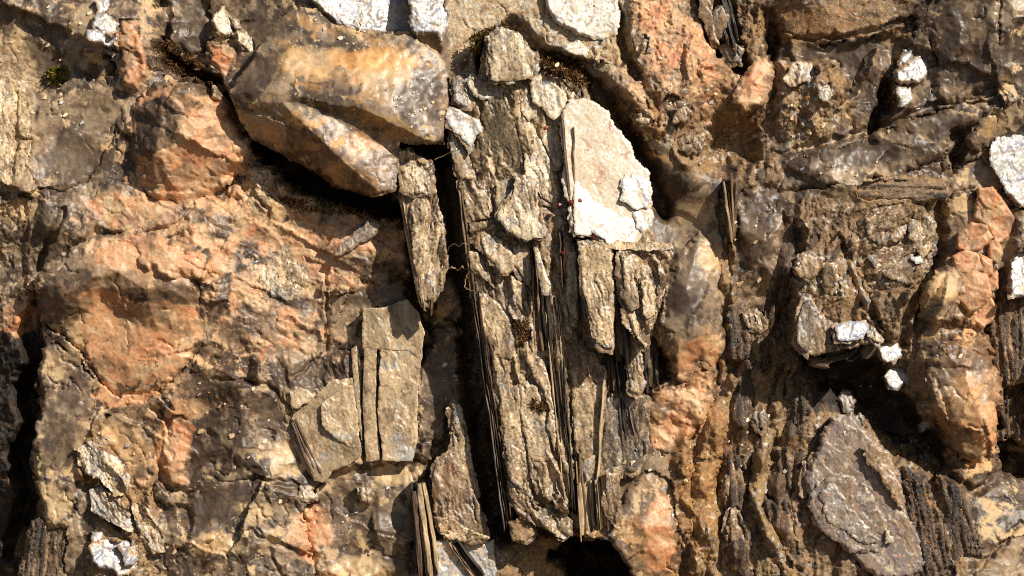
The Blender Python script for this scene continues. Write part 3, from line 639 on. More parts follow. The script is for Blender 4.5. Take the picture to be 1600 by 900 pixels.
# ------------------------------------------------------------------ relief pieces
def relief(name, poly, spec, seed, parent=None, label=None, cat=None, group=None, kind=None, pts=None, lift=10.0, tilt=(0, 0), rel=None, amt=1.0, relkw=None,
           edge=(6, 5), rough_edge=2.5, r=2.0, under=0.15, back=12, thick=None, mat=None, side=None, planes=None, patches=(), curl=None, cracks=(), smooth=True, blend=None, merge=1.0, hollow=None):
    """A piece with its own outline, top relief and sides that run back into the face."""
    spec = (spec, {}) if isinstance(spec, str) else spec
    if pts is not None and spec[0] in ('quartz', 'feldspar'): merge = min(merge, 0.0 if under > 0.2 else 0.6)
    if spec[0] in ('quartz', 'feldspar') and parent is None:
        blend = 12 if blend is None else blend; rough_edge = 5 if rough_edge == 2.5 else rough_edge
    P = np.array(poly, float); x0, y0 = P.min(0) - 3 * r - rough_edge * 2; x1, y1 = P.max(0) + 3 * r + rough_edge * 2
    X, Y = np.meshgrid(np.arange(x0, x1 + r, r).astype(F), np.arange(y0, y1 + r, r).astype(F))
    sdf = lambda x, y: sdpoly(x, y, poly) + rough_edge * (0.9 * fbm(x / 15, y / 15, seed + 70, 4, 0.6) + 0.3 * noise(x / 6, y / 6, seed + 71) + 1.1 * (chips(x / 26, y / 26, seed + 72) - 0.3))
    sd = sdf(X, Y)
    keep = sd > -0.6 * r
    if hollow: keep &= sd < hollow * 2.2
    q = keep[:-1, :-1] & keep[1:, :-1] & keep[1:, 1:] & keep[:-1, 1:]
    if not q.any(): return None
    vi = np.arange(X.size).reshape(X.shape)
    Q = np.stack([vi[:-1, :-1], vi[1:, :-1], vi[1:, 1:], vi[:-1, 1:]], -1)[q]
    used, inv = np.unique(Q, return_inverse=True); Q = inv.reshape(-1, 4)
    gyv, gxv = np.gradient(sd, r)
    x = X.ravel()[used].copy(); y = Y.ravel()[used].copy(); s = sd.ravel()[used]; gxv = gxv.ravel()[used]; gyv = gyv.ravel()[used]
    E = np.concatenate([Q[:, [0, 1]], Q[:, [1, 2]], Q[:, [2, 3]], Q[:, [3, 0]]])
    n = len(used); key = E[:, 0].astype(np.int64) * n + E[:, 1]; rev = E[:, 1].astype(np.int64) * n + E[:, 0]
    bE = E[~np.isin(key, rev)]
    if hollow:
        sm = s[bE].mean(1); bE = bE[sm < hollow * 0.8]
    bv = np.unique(bE)
    gl_ = np.sqrt(gxv[bv] ** 2 + gyv[bv] ** 2) + 1e-6; nxv, nyv = -gxv[bv] / gl_, -gyv[bv] / gl_
    mv = np.clip(s[bv], -1.2 * r, 1.5 * r)
    x[bv] += nxv * mv; y[bv] += nyv * mv
    sdd = np.maximum(s, 0); sdd[bv] = 0
    cx, cy = P.mean(0)
    if pts is not None: h = (tin if len(pts) > 4 and spec[0] in ('quartz', 'feldspar') else rbf)(pts, 12)(x + 2.5 * noise(x / 12, y / 12, seed + 61), y + 2.5 * noise(x / 12, y / 12, seed + 62))
    else:
        bmed = np.median(sample_h(P[:, 0], P[:, 1])); h = np.full(x.shape, bmed + lift, F)
    h = h + tilt[0] * (x - cx) + tilt[1] * (y - cy)
    if planes is not None:
        for (px, py, ph, ga, gb) in planes: h = np.minimum(h, ph + ga * (x - px) + gb * (y - py))
    style = rel or spec[0]
    h = h + REL[style](x, y, seed * 13 + 5, amt, **(relkw or {}))
    if curl: h = h + curl(x, y)
    for line, wd, dp in cracks:
        d, t = dline(x + 2.5 * noise(x / 9, y / 9, seed + 81), y + 2.5 * noise(x / 9, y / 9, seed + 82), line)
        h = h - dp * np.exp(-(d / wd) ** 2)
    ew, ed = edge
    if ed: h = h - ed * (1 - np.clip(sdd / ew, 0, 1)) ** 2
    if blend:
        md = sst(-0.15, 0.2, fbm(x / 55, y / 55, seed + 93, 3)) * (1 - sst(0, ew * 1.8, sdd)) * merge
        h = h * (1 - md) + (sample_h(x, y) + 1) * md
    kk = sdd > 5
    if kk.any(): np.minimum.at(CEIL, (np.clip(np.rint((y[kk] - fy[0]) / STEP), 0, len(fy) - 1).astype(int), np.clip(np.rint((x[kk] - fx[0]) / STEP), 0, len(fx) - 1).astype(int)), h[kk] - 6)
    col, ro, gl = mineral(spec, x, y, seed * 13 + 5)
    for psp, ppoly, pseed in patches:
        w = sst(-2, 2, sdpoly(x, y, ppoly) + 9 * fbm(x / 26, y / 26, pseed + 500, 5, 0.6))
        k = w > 0
        if k.any():
            c2, r2, g2 = mineral(psp, x[k], y[k], pseed * 13 + 3)
            col[k] = mix(col[k], c2, w[k]); ro[k] = ro[k] * (1 - w[k]) + r2 * w[k]; gl[k] = gl[k] * (1 - w[k]) + g2 * w[k]
    if blend:
        w = sst(-3, 3, sdd - blend * 0.5 + blend * 1.3 * fbm(x / 22, y / 22, seed + 88, 5, 0.65)) * 0.9 + 0.1
        col = mix(sample_c(x, y), col, w)
    co = [world_co(x, y, h)]; cols = [col]; ros = [ro]; gls = [gl]
    # sides
    pos = np.full(n, -1); pos[bv] = np.arange(len(bv)); m = len(bv)
    hb = (h[bv] - thick) if thick is not None else np.minimum(sample_h(x[bv], y[bv]) - back, h[bv] - 3)
    dep = h[bv] - hb
    nr = int(np.clip(np.median(dep) / 6, 1, 7))
    quads = [Q]; off = n
    sc = full(side, x[bv]) if side is not None else col[bv] * 0.9
    jag = noise(x[bv] / 9, y[bv] / 9, seed + 77)
    for k in range(nr + 1):
        t = k / nr
        ins = under * dep * t + (0 if k == 0 else 1.2 * noise(x[bv] / 6 + 3 * k, y[bv] / 6, seed + 78 + k))
        hh = h[bv] - dep * t
        co.append(world_co(x[bv] - nxv * ins, y[bv] - nyv * ins, hh))
        vstr = 0.8 + 0.5 * noise(np.full(m, k * 1.7), jag * 3 + k, seed + 90)
        cols.append(sc * vstr[:, None]); ros.append(np.full(m, 0.55)); gls.append(np.full(m, 0.2))
        if k:
            a = pos[bE[:, 0]] + off + (k - 1) * m; b = pos[bE[:, 1]] + off + (k - 1) * m
            quads.append(np.stack([b, a, a + m, b + m], -1))
    me = make_mesh(name, np.concatenate(co), np.concatenate(quads), np.concatenate(cols), (np.concatenate(ros), np.concatenate(gls), GRAIN[spec[0]]), mat or MATOF[spec[0]], smooth=smooth)
    return link(name, me, parent, label, cat, group, kind)

def lath(name, p0, p1, w, h0, h1, thick, seed, parent, tone=0, n=9, mat='edge', bend=1.5):
    """One long thin sheet or splinter of mica seen on edge."""
    r = random.Random(seed)
    (ax, ay), (bx, by) = p0, p1
    L = math.hypot(bx - ax, by - ay); ux, uy = (bx - ax) / L, (by - ay) / L; px, py = -uy, ux
    if abs(px) and px < 0: px, py = -px, -py
    t = np.linspace(0, 1, n)
    jx = np.cumsum([r.gauss(0, 1) for _ in range(n)]); jx = (jx - np.linspace(jx[0], jx[-1], n)) * bend * 0.4
    hh = h0 + (h1 - h0) * t + np.array([r.gauss(0, 1.2) for _ in range(n)]); hh[0] -= 2; hh[-1] -= 4
    ww = w * np.array([1 + r.uniform(-.18, .18) for _ in range(n)]); ww[0] *= .75; ww[-1] *= .6
    cx = ax + (bx - ax) * t + px * jx; cy = ay + (by - ay) * t + py * jx
    slope = r.uniform(-2.0, 2.5)
    rows = []
    for sgn, dh in ((-1, -thick), (-1, -1.0), (-0.55, slope * .3), (0.55, -slope * .3), (1, -1.0), (1, -thick)):
        rows.append(world_co(cx + px * sgn * ww / 2, cy + py * sgn * ww / 2, hh + dh + (0 if dh == -thick else np.array([r.gauss(0, .35) for _ in range(n)]))))
    co = np.concatenate(rows); m = len(rows); q = []
    for i in range(m - 1):
        for j in range(n - 1): q.append((i * n + j, i * n + j + 1, (i + 1) * n + j + 1, (i + 1) * n + j))
    for j, flip in ((0, False), (n - 1, True)):
        for a_, b_, c_, d_ in ((0, 1, 4, 5), (1, 2, 3, 4)):
            f = [a_ * n + j, b_ * n + j, c_ * n + j, d_ * n + j]; q.append(f[::-1] if flip else f)
    q = np.array(q)
    if px > 0 and uy > 0: pass
    base = [C['tan_d'] * 0.9, C['brown'], C['dark'] * 1.4, C['tan'] * 0.75, C['gold'] * 0.6, C['grey'] * 0.55][tone]
    v = np.array([1 + r.uniform(-.25, .3) for _ in range(n)])
    col = np.concatenate([base[None, :] * v[:, None] * (1.0 if i in (1, 2, 3, 4) else 0.75) for i in range(m)])
    me = make_mesh(name, co, q, col, (np.full(len(co), .45), np.full(len(co), .2)), mat, smooth=False)
    return link(name, me, parent)
def laths(parent, tl, tr, br, bl, n, h, seed, thick=30, tones=(0, 1, 2, 3), name='sheet', hvar=8, hslope=(0, 0), ragged=10, mat='edge', wfill=1.25, mid=None):
    """A bundle of sheets on edge filling the four-sided outline."""
    r = random.Random(seed); out = []
    cuts = [0] + sorted([(i + r.uniform(-.32, .32)) / n for i in range(1, n)]) + [1]
    for i in range(n):
        f = (cuts[i] + cuts[i + 1]) / 2; d = cuts[i + 1] - cuts[i]
        a = [tl[k] + (tr[k] - tl[k]) * f for k in (0, 1)]; b = [bl[k] + (br[k] - bl[k]) * f for k in (0, 1)]
        w = max(1.6, d * (math.dist(tl, tr) + math.dist(bl, br)) / 2 * wfill)
        L = math.dist(a, b); u = [(b[k] - a[k]) / L for k in (0, 1)]
        e0, e1 = r.uniform(-ragged, ragged), r.uniform(-ragged, ragged)
        a = [a[k] + u[k] * e0 for k in (0, 1)]; b = [b[k] - u[k] * e1 for k in (0, 1)]
        hh = h + r.uniform(-hvar, hvar)
        out.append(lath(name, a, b, w, hh + hslope[0], hh + hslope[1], thick, seed * 100 + i, parent, r.choice(tones), n=max(6, int(L / 16)), mat=mat))
    return out

# ================================================================== THINGS
M = lambda **k: ('mica', k)
Qz = lambda **k: ('quartz', k)
Fs = lambda **k: ('feldspar', k)
Wm = lambda **k: ('white', k)
Sc = lambda **k: ('schist', k)
BR = C['brown']; DK = C['dark'] * 1.5

# ---------------- the central mica book
book = empty('mica_book', 'tall weathered tan mica book standing right of the deep dark cleft', 'mica')
def sheet(poly, h, seed, spec=None, tilt=(0, 0), amt=0.45, thick=None, ang=-10, parent=None, name='sheet', re=3.0, **kw):
    P = np.array(poly, float); c = P.mean(0)
    kw.setdefault('r', 1.6); kw.setdefault('side', BR); kw.setdefault('edge', (3, 1.5)); kw.setdefault('under', 0.12)
    sp_ = spec if isinstance(spec, str) else (spec or ('mica',))[0]
    style = kw.pop('rel', 'plate' if sp_ in ('white', 'cream') or 310 <= seed <= 322 or 510 <= seed <= 514 else 'mica'); lay = kw.pop('layers', 1 if name in ('sheet', 'front_sheet') else 0)
    if (parent or book) is book: h = 30 + (h - 30) * kw.pop('proud', 0.45)
    top = relief(name, poly, spec or M(brown=0.3, white=0.1, ang=ang), seed, parent or book, pts=[(c[0], c[1], h), (c[0] + 500, c[1], h), (c[0], c[1] + 500, h), (c[0] - 500, c[1] - 400, h)], tilt=tilt, rel=style, amt=amt,
                  relkw=dict(ang=ang) if style == 'mica' else None, rough_edge=re, thick=thick, **kw)
    size = float((P.max(0) - P.min(0)).min())
    if lay and size > 14 and top is not None:
        rr = random.Random(seed); dx, dy = rr.uniform(-2.5, -0.5), rr.uniform(0.5, 3)
        big = [tuple(c + (p - c) * (1 + 5.0 / size) + (dx, dy)) for p in P]
        sp2 = spec or M(brown=0.3, white=0.1, ang=ang)
        sp2 = ('mica', dict(sp2[1], tone='tan_d', brown=0.45)) if not isinstance(sp2, str) and sp2[0] == 'mica' else M(tone='tan_d', brown=0.4)
        hl = h - rr.uniform(3.0, 5.0)
        relief('layer', big, sp2, seed + 5000, top, pts=[(c[0], c[1], hl), (c[0] + 500, c[1], hl), (c[0], c[1] + 500, hl), (c[0] - 500, c[1] - 400, hl)], tilt=tilt, rel=style, amt=amt,
               relkw=dict(ang=ang) if style == 'mica' else None, rough_edge=re + 1.5, thick=(thick or 14), side=C['dark'] * 1.6, edge=(2, 1), r=2.2, hollow=5.5)
    return top
sheet([(712,205),(722,165),(745,120),(760,60),(785,45),(820,62),(840,90),(875,125),(905,145),(890,200),(888,260),(893,330),(897,380),(888,420),(880,480),(884,560),(890,640),(895,720),(893,790),(870,800),(840,785),(800,790),(785,700),(770,600),(752,520),(738,450),(728,400),(722,300)],
      27, 100, M(brown=0.45, white=0.05), amt=1.3, name='core', tilt=(0.03, 0.0), edge=(8, 6))
sheet([(762,62),(785,46),(800,52),(815,62),(822,80),(836,88),(836,110),(832,122),(812,128),(790,131),(768,128),(763,100)], 64, 101, M(tone='tan_p', brown=0.1, white=0.25), (-0.05, 0.08), 0.22, thick=30, proud=0.8)
sheet([(697,172),(708,168),(725,176),(750,188),(754,205),(745,214),(737,236),(728,225),(716,208),(704,200)], 46, 102, Wm(tan=0.35, blue=0.1), (-0.2, 0.2), 0.3)
sheet([(708,125),(722,122),(735,145),(742,160),(738,172),(722,170),(710,160)], 38, 103, M(tone='grey', white=0.25), (-0.1, 0.15))
sheet([(728,130),(740,118),(748,125),(765,128),(785,140),(783,152),(755,158),(742,150)], 42, 104, M(white=0.45, brown=0.1), (-0.1, 0.2))
sheet([(756,160),(785,158),(800,185),(805,200),(812,225),(816,245),(812,262),(800,272),(775,282),(768,278),(776,262),(768,245),(745,232),(746,218),(758,205),(755,185)], 34, 105, M(tone='olive', brown=0.35, white=-0.2), (0.12, -0.1), 0.28)
sheet([(802,180),(808,165),(820,178),(835,205),(850,235),(868,262),(872,300),(870,320),(845,312),(838,295),(822,288),(818,262),(820,240),(812,215)], 40, 106, M(tone='tan_p', brown=0.2, white=0.3), (-0.1, 0.08), 0.32)
sheet([(785,132),(812,128),(826,135),(840,165),(838,185),(826,190),(812,165),(798,158)], 38, 107, M(tone='tan_p', brown=0.15, white=0.25), (-0.12, 0.1), 0.32)
sheet([(826,125),(845,118),(862,128),(885,150),(890,180),(880,200),(860,185),(845,170),(832,165)], 40, 108, M(tone='tan_p', brown=0.1, white=0.35), (-0.15, 0.15), 0.32)
sheet([(838,180),(856,186),(872,200),(880,230),(878,262),(868,262),(852,232)], 34, 109, M(tone='tan_p', brown=0.15, white=0.4), (-0.1, 0.15), 0.28)
sheet([(777,290),(790,283),(803,288),(802,312),(785,330),(778,335),(776,310)], 54, 110, M(tone='tan_p', brown=0.15, white=0.3), (-0.1, 0.05), 0.28)
sheet([(805,277),(818,280),(836,293),(840,320),(841,345),(850,372),(838,372),(822,376),(812,372),(796,362),(783,348),(777,338),(784,325),(798,312),(803,295)], 70, 111, M(tone='tan_p', brown=0.15, white=0.15, veins=1.0), (-0.08, 0.1), 0.22, thick=18, proud=0.75)
sheet([(841,322),(865,333),(886,347),(885,352),(865,357),(858,372),(852,368),(846,345)], 38, 112, M(tone='tan_d', brown=0.1, white=-0.3, veins=0), (0.1, 0.0), 0.1)
sheet([(718,285),(735,282),(755,285),(762,300),(764,330),(768,342),(750,345),(740,345),(735,338),(726,310),(720,295)], 54, 113, M(brown=0.3, white=0.0, ang=-28), (0.05, 0.05), 1.0, ang=-28)
sheet([(704,205),(716,212),(728,230),(735,250),(742,280),(722,280),(712,262),(706,235)], 30, 114, M(brown=0.25, white=0.3), (-0.1, 0.1), 0.32)
sheet([(738,236),(748,238),(768,250),(774,266),(770,300),(772,340),(764,330),(758,300),(748,270)], 34, 115, M(brown=0.5, white=-0.1), (0.1, 0.0), 1.0)
sheet([(730,345),(768,342),(780,352),(798,362),(795,375),(775,370),(755,372),(745,385),(736,370)], 50, 116, M(brown=0.25), (0.0, 0.15), 0.9, ang=70)
sheet([(752,372),(765,368),(790,378),(803,400),(802,418),(795,428),(783,428),(770,410),(758,395)], 58, 117, M(brown=0.1, white=0.15), (-0.1, 0.12), 0.28, thick=20, proud=0.6)
sheet([(803,388),(822,382),(828,395),(828,440),(815,430),(805,415)], 52, 118, M(brown=0.2), (-0.05, 0.1), 0.38)
sheet([(735,395),(755,395),(775,425),(800,432),(820,445),(828,490),(815,510),(790,480),(780,455),(760,440),(740,425)], 38, 119, M(brown=0.5), (0.05, 0.0), 1.6)
sheet([(738,455),(758,458),(780,475),(795,500),(805,530),(800,560),(785,560),(770,545),(755,520),(745,490)], 44, 120, M(brown=0.2, white=0.1), (-0.05, 0.05), 0.38)
sheet([(800,500),(818,505),(840,540),(846,570),(830,575),(812,550),(803,528)], 34, 121, M(brown=0.5), (0.0, 0.0), 1.2)
sheet([(764,520),(785,530),(800,560),(795,590),(798,610),(815,650),(822,690),(830,745),(828,790),(815,775),(800,765),(795,740),(790,700),(785,650),(780,600),(770,560)], 45, 122, M(brown=0.2), (-0.02, 0.0), 0.42)
sheet([(800,610),(820,600),(838,600),(850,640),(858,660),(862,690),(860,712),(845,720),(830,715),(820,680),(812,650)], 48, 123, M(brown=0.15, white=0.1), (-0.1, 0.05), 0.32)
sheet([(830,575),(842,565),(852,570),(862,600),(866,640),(868,680),(865,700),(862,680),(855,668),(858,640),(848,610),(836,590)], 53, 124, M(brown=0.15), (-0.1, 0.05), 0.28, thick=16)
sheet([(828,705),(845,695),(862,705),(875,735),(882,765),(885,785),(890,797),(872,792),(865,775),(850,782),(840,775),(832,745)], 55, 125, M(brown=0.25), (-0.05, 0.1), 1.2, ang=-20)
sheet([(790,695),(800,690),(820,705),(828,740),(834,780),(842,785),(835,786),(825,768),(808,758),(797,748),(793,720)], 52, 126, M(brown=0.2), (-0.1, 0.05), 0.38)
sheet([(795,755),(810,765),(825,775),(840,790),(860,790),(875,795),(890,810),(892,830),(880,840),(862,828),(840,815),(820,808),(808,790),(798,775)], 26, 127, M(brown=0.4, tone='gold'), (0.0, 0.1), 1.3, ang=-40)
sheet([(795,815),(812,808),(830,815),(838,832),(820,845),(802,842)], 15, 128, Sc(gold=0.6, dark=0.2), (0, 0), 1.0, rel='dark')
laths(book, (736,452), (751,458), (803,818), (787,830), 13, 30, 131, thick=90, tones=(1, 1, 2, 5, 0), hslope=(8, -12), ragged=14)
laths(book, (715,286), (722,284), (743,455), (734,456), 3, 40, 132, thick=80, tones=(0, 1), ragged=4)
laths(book, (848,468), (873,462), (898,788), (881,792), 15, 36, 133, thick=40, tones=(2, 2, 0, 3, 1, 2), ragged=14, hvar=6)
laths(book, (829,385), (834,384), (842,470), (836,470), 3, 44, 134, thick=40, tones=(2, 1, 0), ragged=8)
laths(book, (836,440), (858,440), (864,540), (846,540), 6, 38, 135, thick=30, tones=(1, 0, 2, 3), ragged=18)
lath('sheet', (833,415), (836,545), 2.2, 50, 46, 3, 136, book, 0)
relief('splinter', [(834,386),(840,388),(850,420),(860,445),(861,458),(855,462),(845,460),(843,440)], M(tone='tan_p', brown=0.0, white=0.3), 137, book, pts=[(834,386,60),(850,430,70),(858,460,74)], amt=0.2, rel='mica', thick=9, rough_edge=1, side=BR, edge=(2, 1))
sheet([(866,384),(878,380),(888,384),(886,420),(884,470),(893,520),(885,520),(876,480),(868,430)], 40, 138, M(brown=0.35, white=0.1), (0, 0), 0.38)
sheet([(884,410),(890,395),(900,392),(903,430),(902,500),(892,492),(884,470)], 54, 139, M(brown=0.3, tone='tan_p'), (-0.1, 0), 0.3, thick=30, re=1.2)
laths(book, (899,384), (918,384), (922,470), (904,470), 5, 52, 140, thick=30, tones=(0, 2, 3, 1), ragged=6)
laths(book, (870,362), (880,362), (884,440), (874,440), 4, 46, 141, thick=20, tones=(2, 0, 1, 2), ragged=8)

# golden recessed sheet and its bright rim
gold = empty('mica_sheet', 'golden brown recessed mica sheet with a bright thin rim between dark ribs', 'mica')
sheet([(878,470),(890,500),(905,535),(930,560),(945,575),(948,610),(942,660),(936,720),(928,765),(912,775),(902,720),(895,640),(886,560)], 14, 150, M(brown=0.4, white=0.2, tone='tan', veins=0.8), (0, 0), 0.32, parent=gold, name='sheet',
      patches=[(M(tone='rust', brown=0.4), [(885,500),(935,560),(945,600),(905,600),(890,560)], 3)])
lath('rim', (946,578), (930,772), 4.5, 26, 24, 20, 151, gold, 3)
sheet([(912,714),(928,712),(926,735),(916,748),(911,730)], 22, 152, M(tone='tan_p', white=0.4, brown=0), parent=gold, name='flake')

# ---------------- white plate
wp = empty('mica_plate', 'large bright cream-white mica plate beside the slanting dark groove', 'mica')
sheet([(872,205),(880,172),(892,158),(915,155),(935,165),(950,180),(965,205),(985,235),(1000,255),(1014,275),(1016,330),(1005,362),(985,385),(960,380),(930,372),(886,366),(890,320),(876,285),(880,250)], 46, 160, ('cream', dict(glare=0.18)), (-0.1, 0.12), 0.12, parent=wp, edge=(3, 2), re=4.5, layers=0)
sheet([(893,290),(915,268),(950,240),(980,262),(1012,284),(1014,330),(1004,358),(984,383),(960,378),(925,368),(897,368)], 49, 161, ('cream', dict(glare=0.75)), (-0.2, 0.24), 0.15, parent=wp, thick=5)  # sun glare on the lower part, painted as a brighter sheet
sheet([(975,275),(990,272),(1012,276),(1015,300),(1010,325),(992,330),(980,322),(968,312),(970,292)], 49, 162, Wm(tan=0.1, glare=1), (-0.2, 0.22), 0.25, parent=wp, thick=6, layers=0, re=5)
sheet([(985,330),(1005,325),(1017,335),(1015,355),(1000,366),(990,358)], 50, 163, Wm(tan=0.1, glare=1), (-0.22, 0.2), 0.2, parent=wp, thick=6, layers=0, re=5)
sheet([(926,362),(945,352),(965,365),(987,388),(975,391),(950,382)], 62, 164, Wm(tan=0.05, glare=1), (-0.28, 0.3), 0.2, parent=wp, thick=8)
sheet([(960,360),(990,358),(1012,372),(1008,384),(985,382)], 44, 165, M(tone='tan_d', brown=0.4), (0, 0), 0.22, parent=wp, thick=20)
lath('splinter', (877,180), (894,365), 4.5, 58, 56, 20, 166, wp, 1)
lath('splinter', (896,200), (898,372), 2.5, 52, 54, 8, 167, wp, 3)

# ---------------- the two stepped blocks under the white plate
b1 = empty('mica_block', 'narrow pale mica block with squared foot below the white plate', 'mica')
sheet([(905,385),(930,383),(952,390),(957,400),(957,480),(955,542),(935,538),(922,522),(915,470),(908,450)], 74, 170, M(brown=0.12, white=0.2, veins=0.7), (-0.08, 0.06), 0.32, thick=45, parent=b1, name='front_sheet', re=1.6)
laths(b1, (903,392), (916,392), (926,520), (912,500), 4, 58, 171, thick=50, tones=(2, 1, 5), ragged=6)
laths(b1, (944,545), (978,538), (988,614), (948,617), 17, 12, 172, thick=40, tones=(2, 5, 2, 1), ragged=8)
sheet([(898,374),(945,377),(1000,379),(1046,380),(1050,391),(1000,394),(955,390),(905,387)], 66, 173, M(white=0.3, brown=0.15), (0, 0.5), 0.28, parent=b1, name='ledge', ang=80)
b2 = empty('mica_block', 'rippled golden mica block tapering downwards against the grey quartz', 'mica')
sheet([(964,396),(990,391),(1030,393),(1048,395),(1040,420),(1035,450),(1028,480),(1012,520),(1005,540),(995,530),(975,500),(967,470),(964,430)], 70, 175, M(brown=0.2, white=0.1, tone='tan'), (-0.12, 0.1), 1.5, ang=-22, thick=50, parent=b2, name='front_sheet')
sheet([(972,402),(985,400),(988,440),(996,470),(985,480),(972,455)], 80, 176, M(brown=0.1, white=0.2), (-0.1, 0.1), 0.42, parent=b2, thick=10)
sheet([(1000,440),(1012,436),(1020,460),(1018,490),(1008,500),(1000,480)], 78, 177, M(brown=0.1, white=0.2), (-0.2, 0.1), 0.42, parent=b2, thick=9)
laths(b2, (950,440), (967,395), (984,560), (962,560), 5, 50, 178, thick=70, tones=(2, 1, 2, 5), ragged=8, hvar=12)
sheet([(972,515),(985,520),(1000,545),(1003,590),(998,614),(985,606),(978,560)], 34, 179, M(brown=0.25, white=0.25), (-0.1, 0), 0.22, parent=b2)
laths(b2, (1004,540), (1022,520), (1030,600), (1006,612), 6, 0, 180, thick=30, tones=(2, 2, 1), ragged=8)

# dark striated slab and rib block at the foot
slab = empty('mica_slab', 'dark grey finely striated slab below the golden sheet', 'mica')
sheet([(945,616),(985,612),(1014,622),(1012,700),(992,735),(968,742),(940,745),(936,720),(945,660)], 6, 185, M(tone='cool', brown=0.45, white=-0.2, ang=6), (0, 0), 0.38, parent=slab, name='sheet', mat='edge')
laths(slab, (950,622), (985,618), (1006,700), (945,740), 9, 6, 186, thick=10, tones=(5, 2, 5, 1), ragged=30, hvar=3, wfill=.5)
foot = empty('mica_foot_block', 'ribbed dark mica block above the black hollow at the bottom', 'mica')
laths(foot, (901,758), (948,746), (954,822), (906,838), 16, 30, 190, thick=60, tones=(1, 2, 0, 3, 2), ragged=7)
sheet([(946,738),(967,735),(970,800),(962,812),(950,800)], 40, 191, M(brown=0.35, tone='tan_d'), (-0.1, 0), 0.22, parent=foot)
laths(foot, (898,712), (910,712), (912,822), (904,822), 4, 28, 192, thick=50, tones=(1, 2, 0), ragged=8)

# ---------------- big quartz overhang and wedge
relief('quartz_boulder', [(362,150),(372,128),(395,98),(418,60),(440,28),(470,10),(495,14),(520,38),(560,50),(640,58),(672,75),(700,100),(706,140),(697,185),(694,226),(672,228),(650,226),(626,224),(625,250),(621,300),(600,309),(575,306),(545,299),(520,291),(490,266),(455,248),(420,232),(392,217),(374,182)],
       Qz(dark=0.28, crust=0.05, amber=0.32, milky=0.5, fleck=1.0), 200, None, 'large honey-grey quartz boulder overhanging the dark hollow', 'quartz',
       pts=[(362, 150, 45), (372, 128, 41), (395, 98, 31), (418, 60, 20), (440, 28, 14), (470, 10, 10), (495, 14, 10), (520, 38, 18), (560, 50, 24), (640, 58, 23), (672, 75, 22), (700, 100, 20), (706, 140, 23), (698, 185, 42), (450, 100, 57), (540, 110, 63), (620, 128, 60), (590, 85, 41), (500, 70, 39), (655, 150, 57), (694, 222, 60), (667, 223, 72), (640, 210, 79), (595, 186, 80), (560, 172, 80), (520, 168, 79), (480, 156, 78), (440, 148, 75), (400, 146, 65), (694, 228, 41), (667, 230, 52), (636, 219, 54), (590, 197, 57), (556, 181, 60), (518, 177, 63), (482, 166, 67), (445, 163, 73), (480, 197, 75), (513, 230, 75), (550, 264, 72), (590, 299, 65), (612, 303, 57), (622, 260, 45), (622, 232, 42), (560, 215, 57), (380, 168, 48), (405, 165, 61), (420, 196, 38), (460, 226, 31), (500, 262, 23), (540, 292, 26), (374, 182, 27), (392, 216, 5), (420, 231, 1), (455, 247, 0), (490, 265, 0), (520, 290, 4), (575, 305, 27)], amt=0.12, edge=(3, 2), under=0.25, back=4, rough_edge=3.01, r=1.7,
       patches=[(Qz(dark=0.45, crust=-0.2, milky=0.3, fleck=1.0), ell(655,150,42,50,10), 4), (Qz(dark=0.35, crust=-0.1, milky=0.8), ell(400,110,40,45,30), 6), (Qz(amber=0.7, dark=0, crust=0.1), ell(560,100,60,16,-20), 7), (Qz(dark=0.35, crust=0.1, amber=0.3), ell(500,235,110,30,30), 8)])

# ---------------- upper left
relief('feldspar_block', [(186,30),(212,28),(226,60),(232,95),(228,130),(212,150),(192,142),(182,100),(180,60)], Fs(pale=0.25, red=0.3, grey=0.2), 210, None, 'orange-pink feldspar block below the silver flakes', 'feldspar', lift=16, amt=1.1, edge=(14, 14))
relief('feldspar_ledge', [(205,165),(240,128),(300,118),(330,130),(355,160),(380,190),(392,230),(385,262),(350,290),(320,310),(280,320),(240,312),(215,285),(203,235)], Fs(pale=0.35, grey=0.45), 211, None, 'broad pale pink feldspar ledge left of the dark hollow', 'feldspar',
       pts=[(210,180,0),(260,135,20),(320,135,28),(375,200,10),(385,250,-5),(320,300,-5),(240,300,8),(250,220,38),(300,200,42),(330,240,22),(215,250,10)], amt=0.8, edge=(14, 12), patches=[(Qz(dark=0.6, crust=0.05), [(208,170),(260,150),(290,170),(280,220),(235,250),(205,235)], 5), (Qz(dark=0.4, crust=0.2), ell(300,140,30,14), 9)])
relief('stone_slab', [(95,122),(120,118),(150,125),(168,135),(185,152),(192,180),(180,202),(170,228),(150,265),(130,290),(95,298),(60,296),(44,270),(40,240),(45,175),(75,158)], Qz(dark=0.3, crust=0.25, milky=0.4), 212, None, 'flat mottled grey-tan slab under the green moss tuft', 'rock slab', lift=9, amt=0.6, edge=(8, 7), tilt=(0.03, -0.03))
relief('quartz_nodule', [(115,95),(140,80),(170,82),(182,105),(178,120),(150,124),(122,116)], Qz(dark=0.5, crust=0.25), 213, None, 'grey-brown quartz knob between moss tuft and silver flakes', 'quartz', lift=10, amt=0.7, edge=(12, 10))
def flakes(name, label, cat, items, spec, seed, group=None, tilt=(-0.25, 0.25)):
    e = empty(name, label, cat, group)
    for i, (poly, h) in enumerate(items):
        P = np.array(poly, float); b = float(np.median(sample_h(P[:, 0], P[:, 1])))
        sheet(poly, b + h * 0.75, seed + i, spec, (tilt[0] + random.uniform(-.12, .12), tilt[1] + random.uniform(-.12, .12)), 0.35, parent=e, name='flake', re=4.5, r=1.6, blend=5, merge=0.5)
    return e
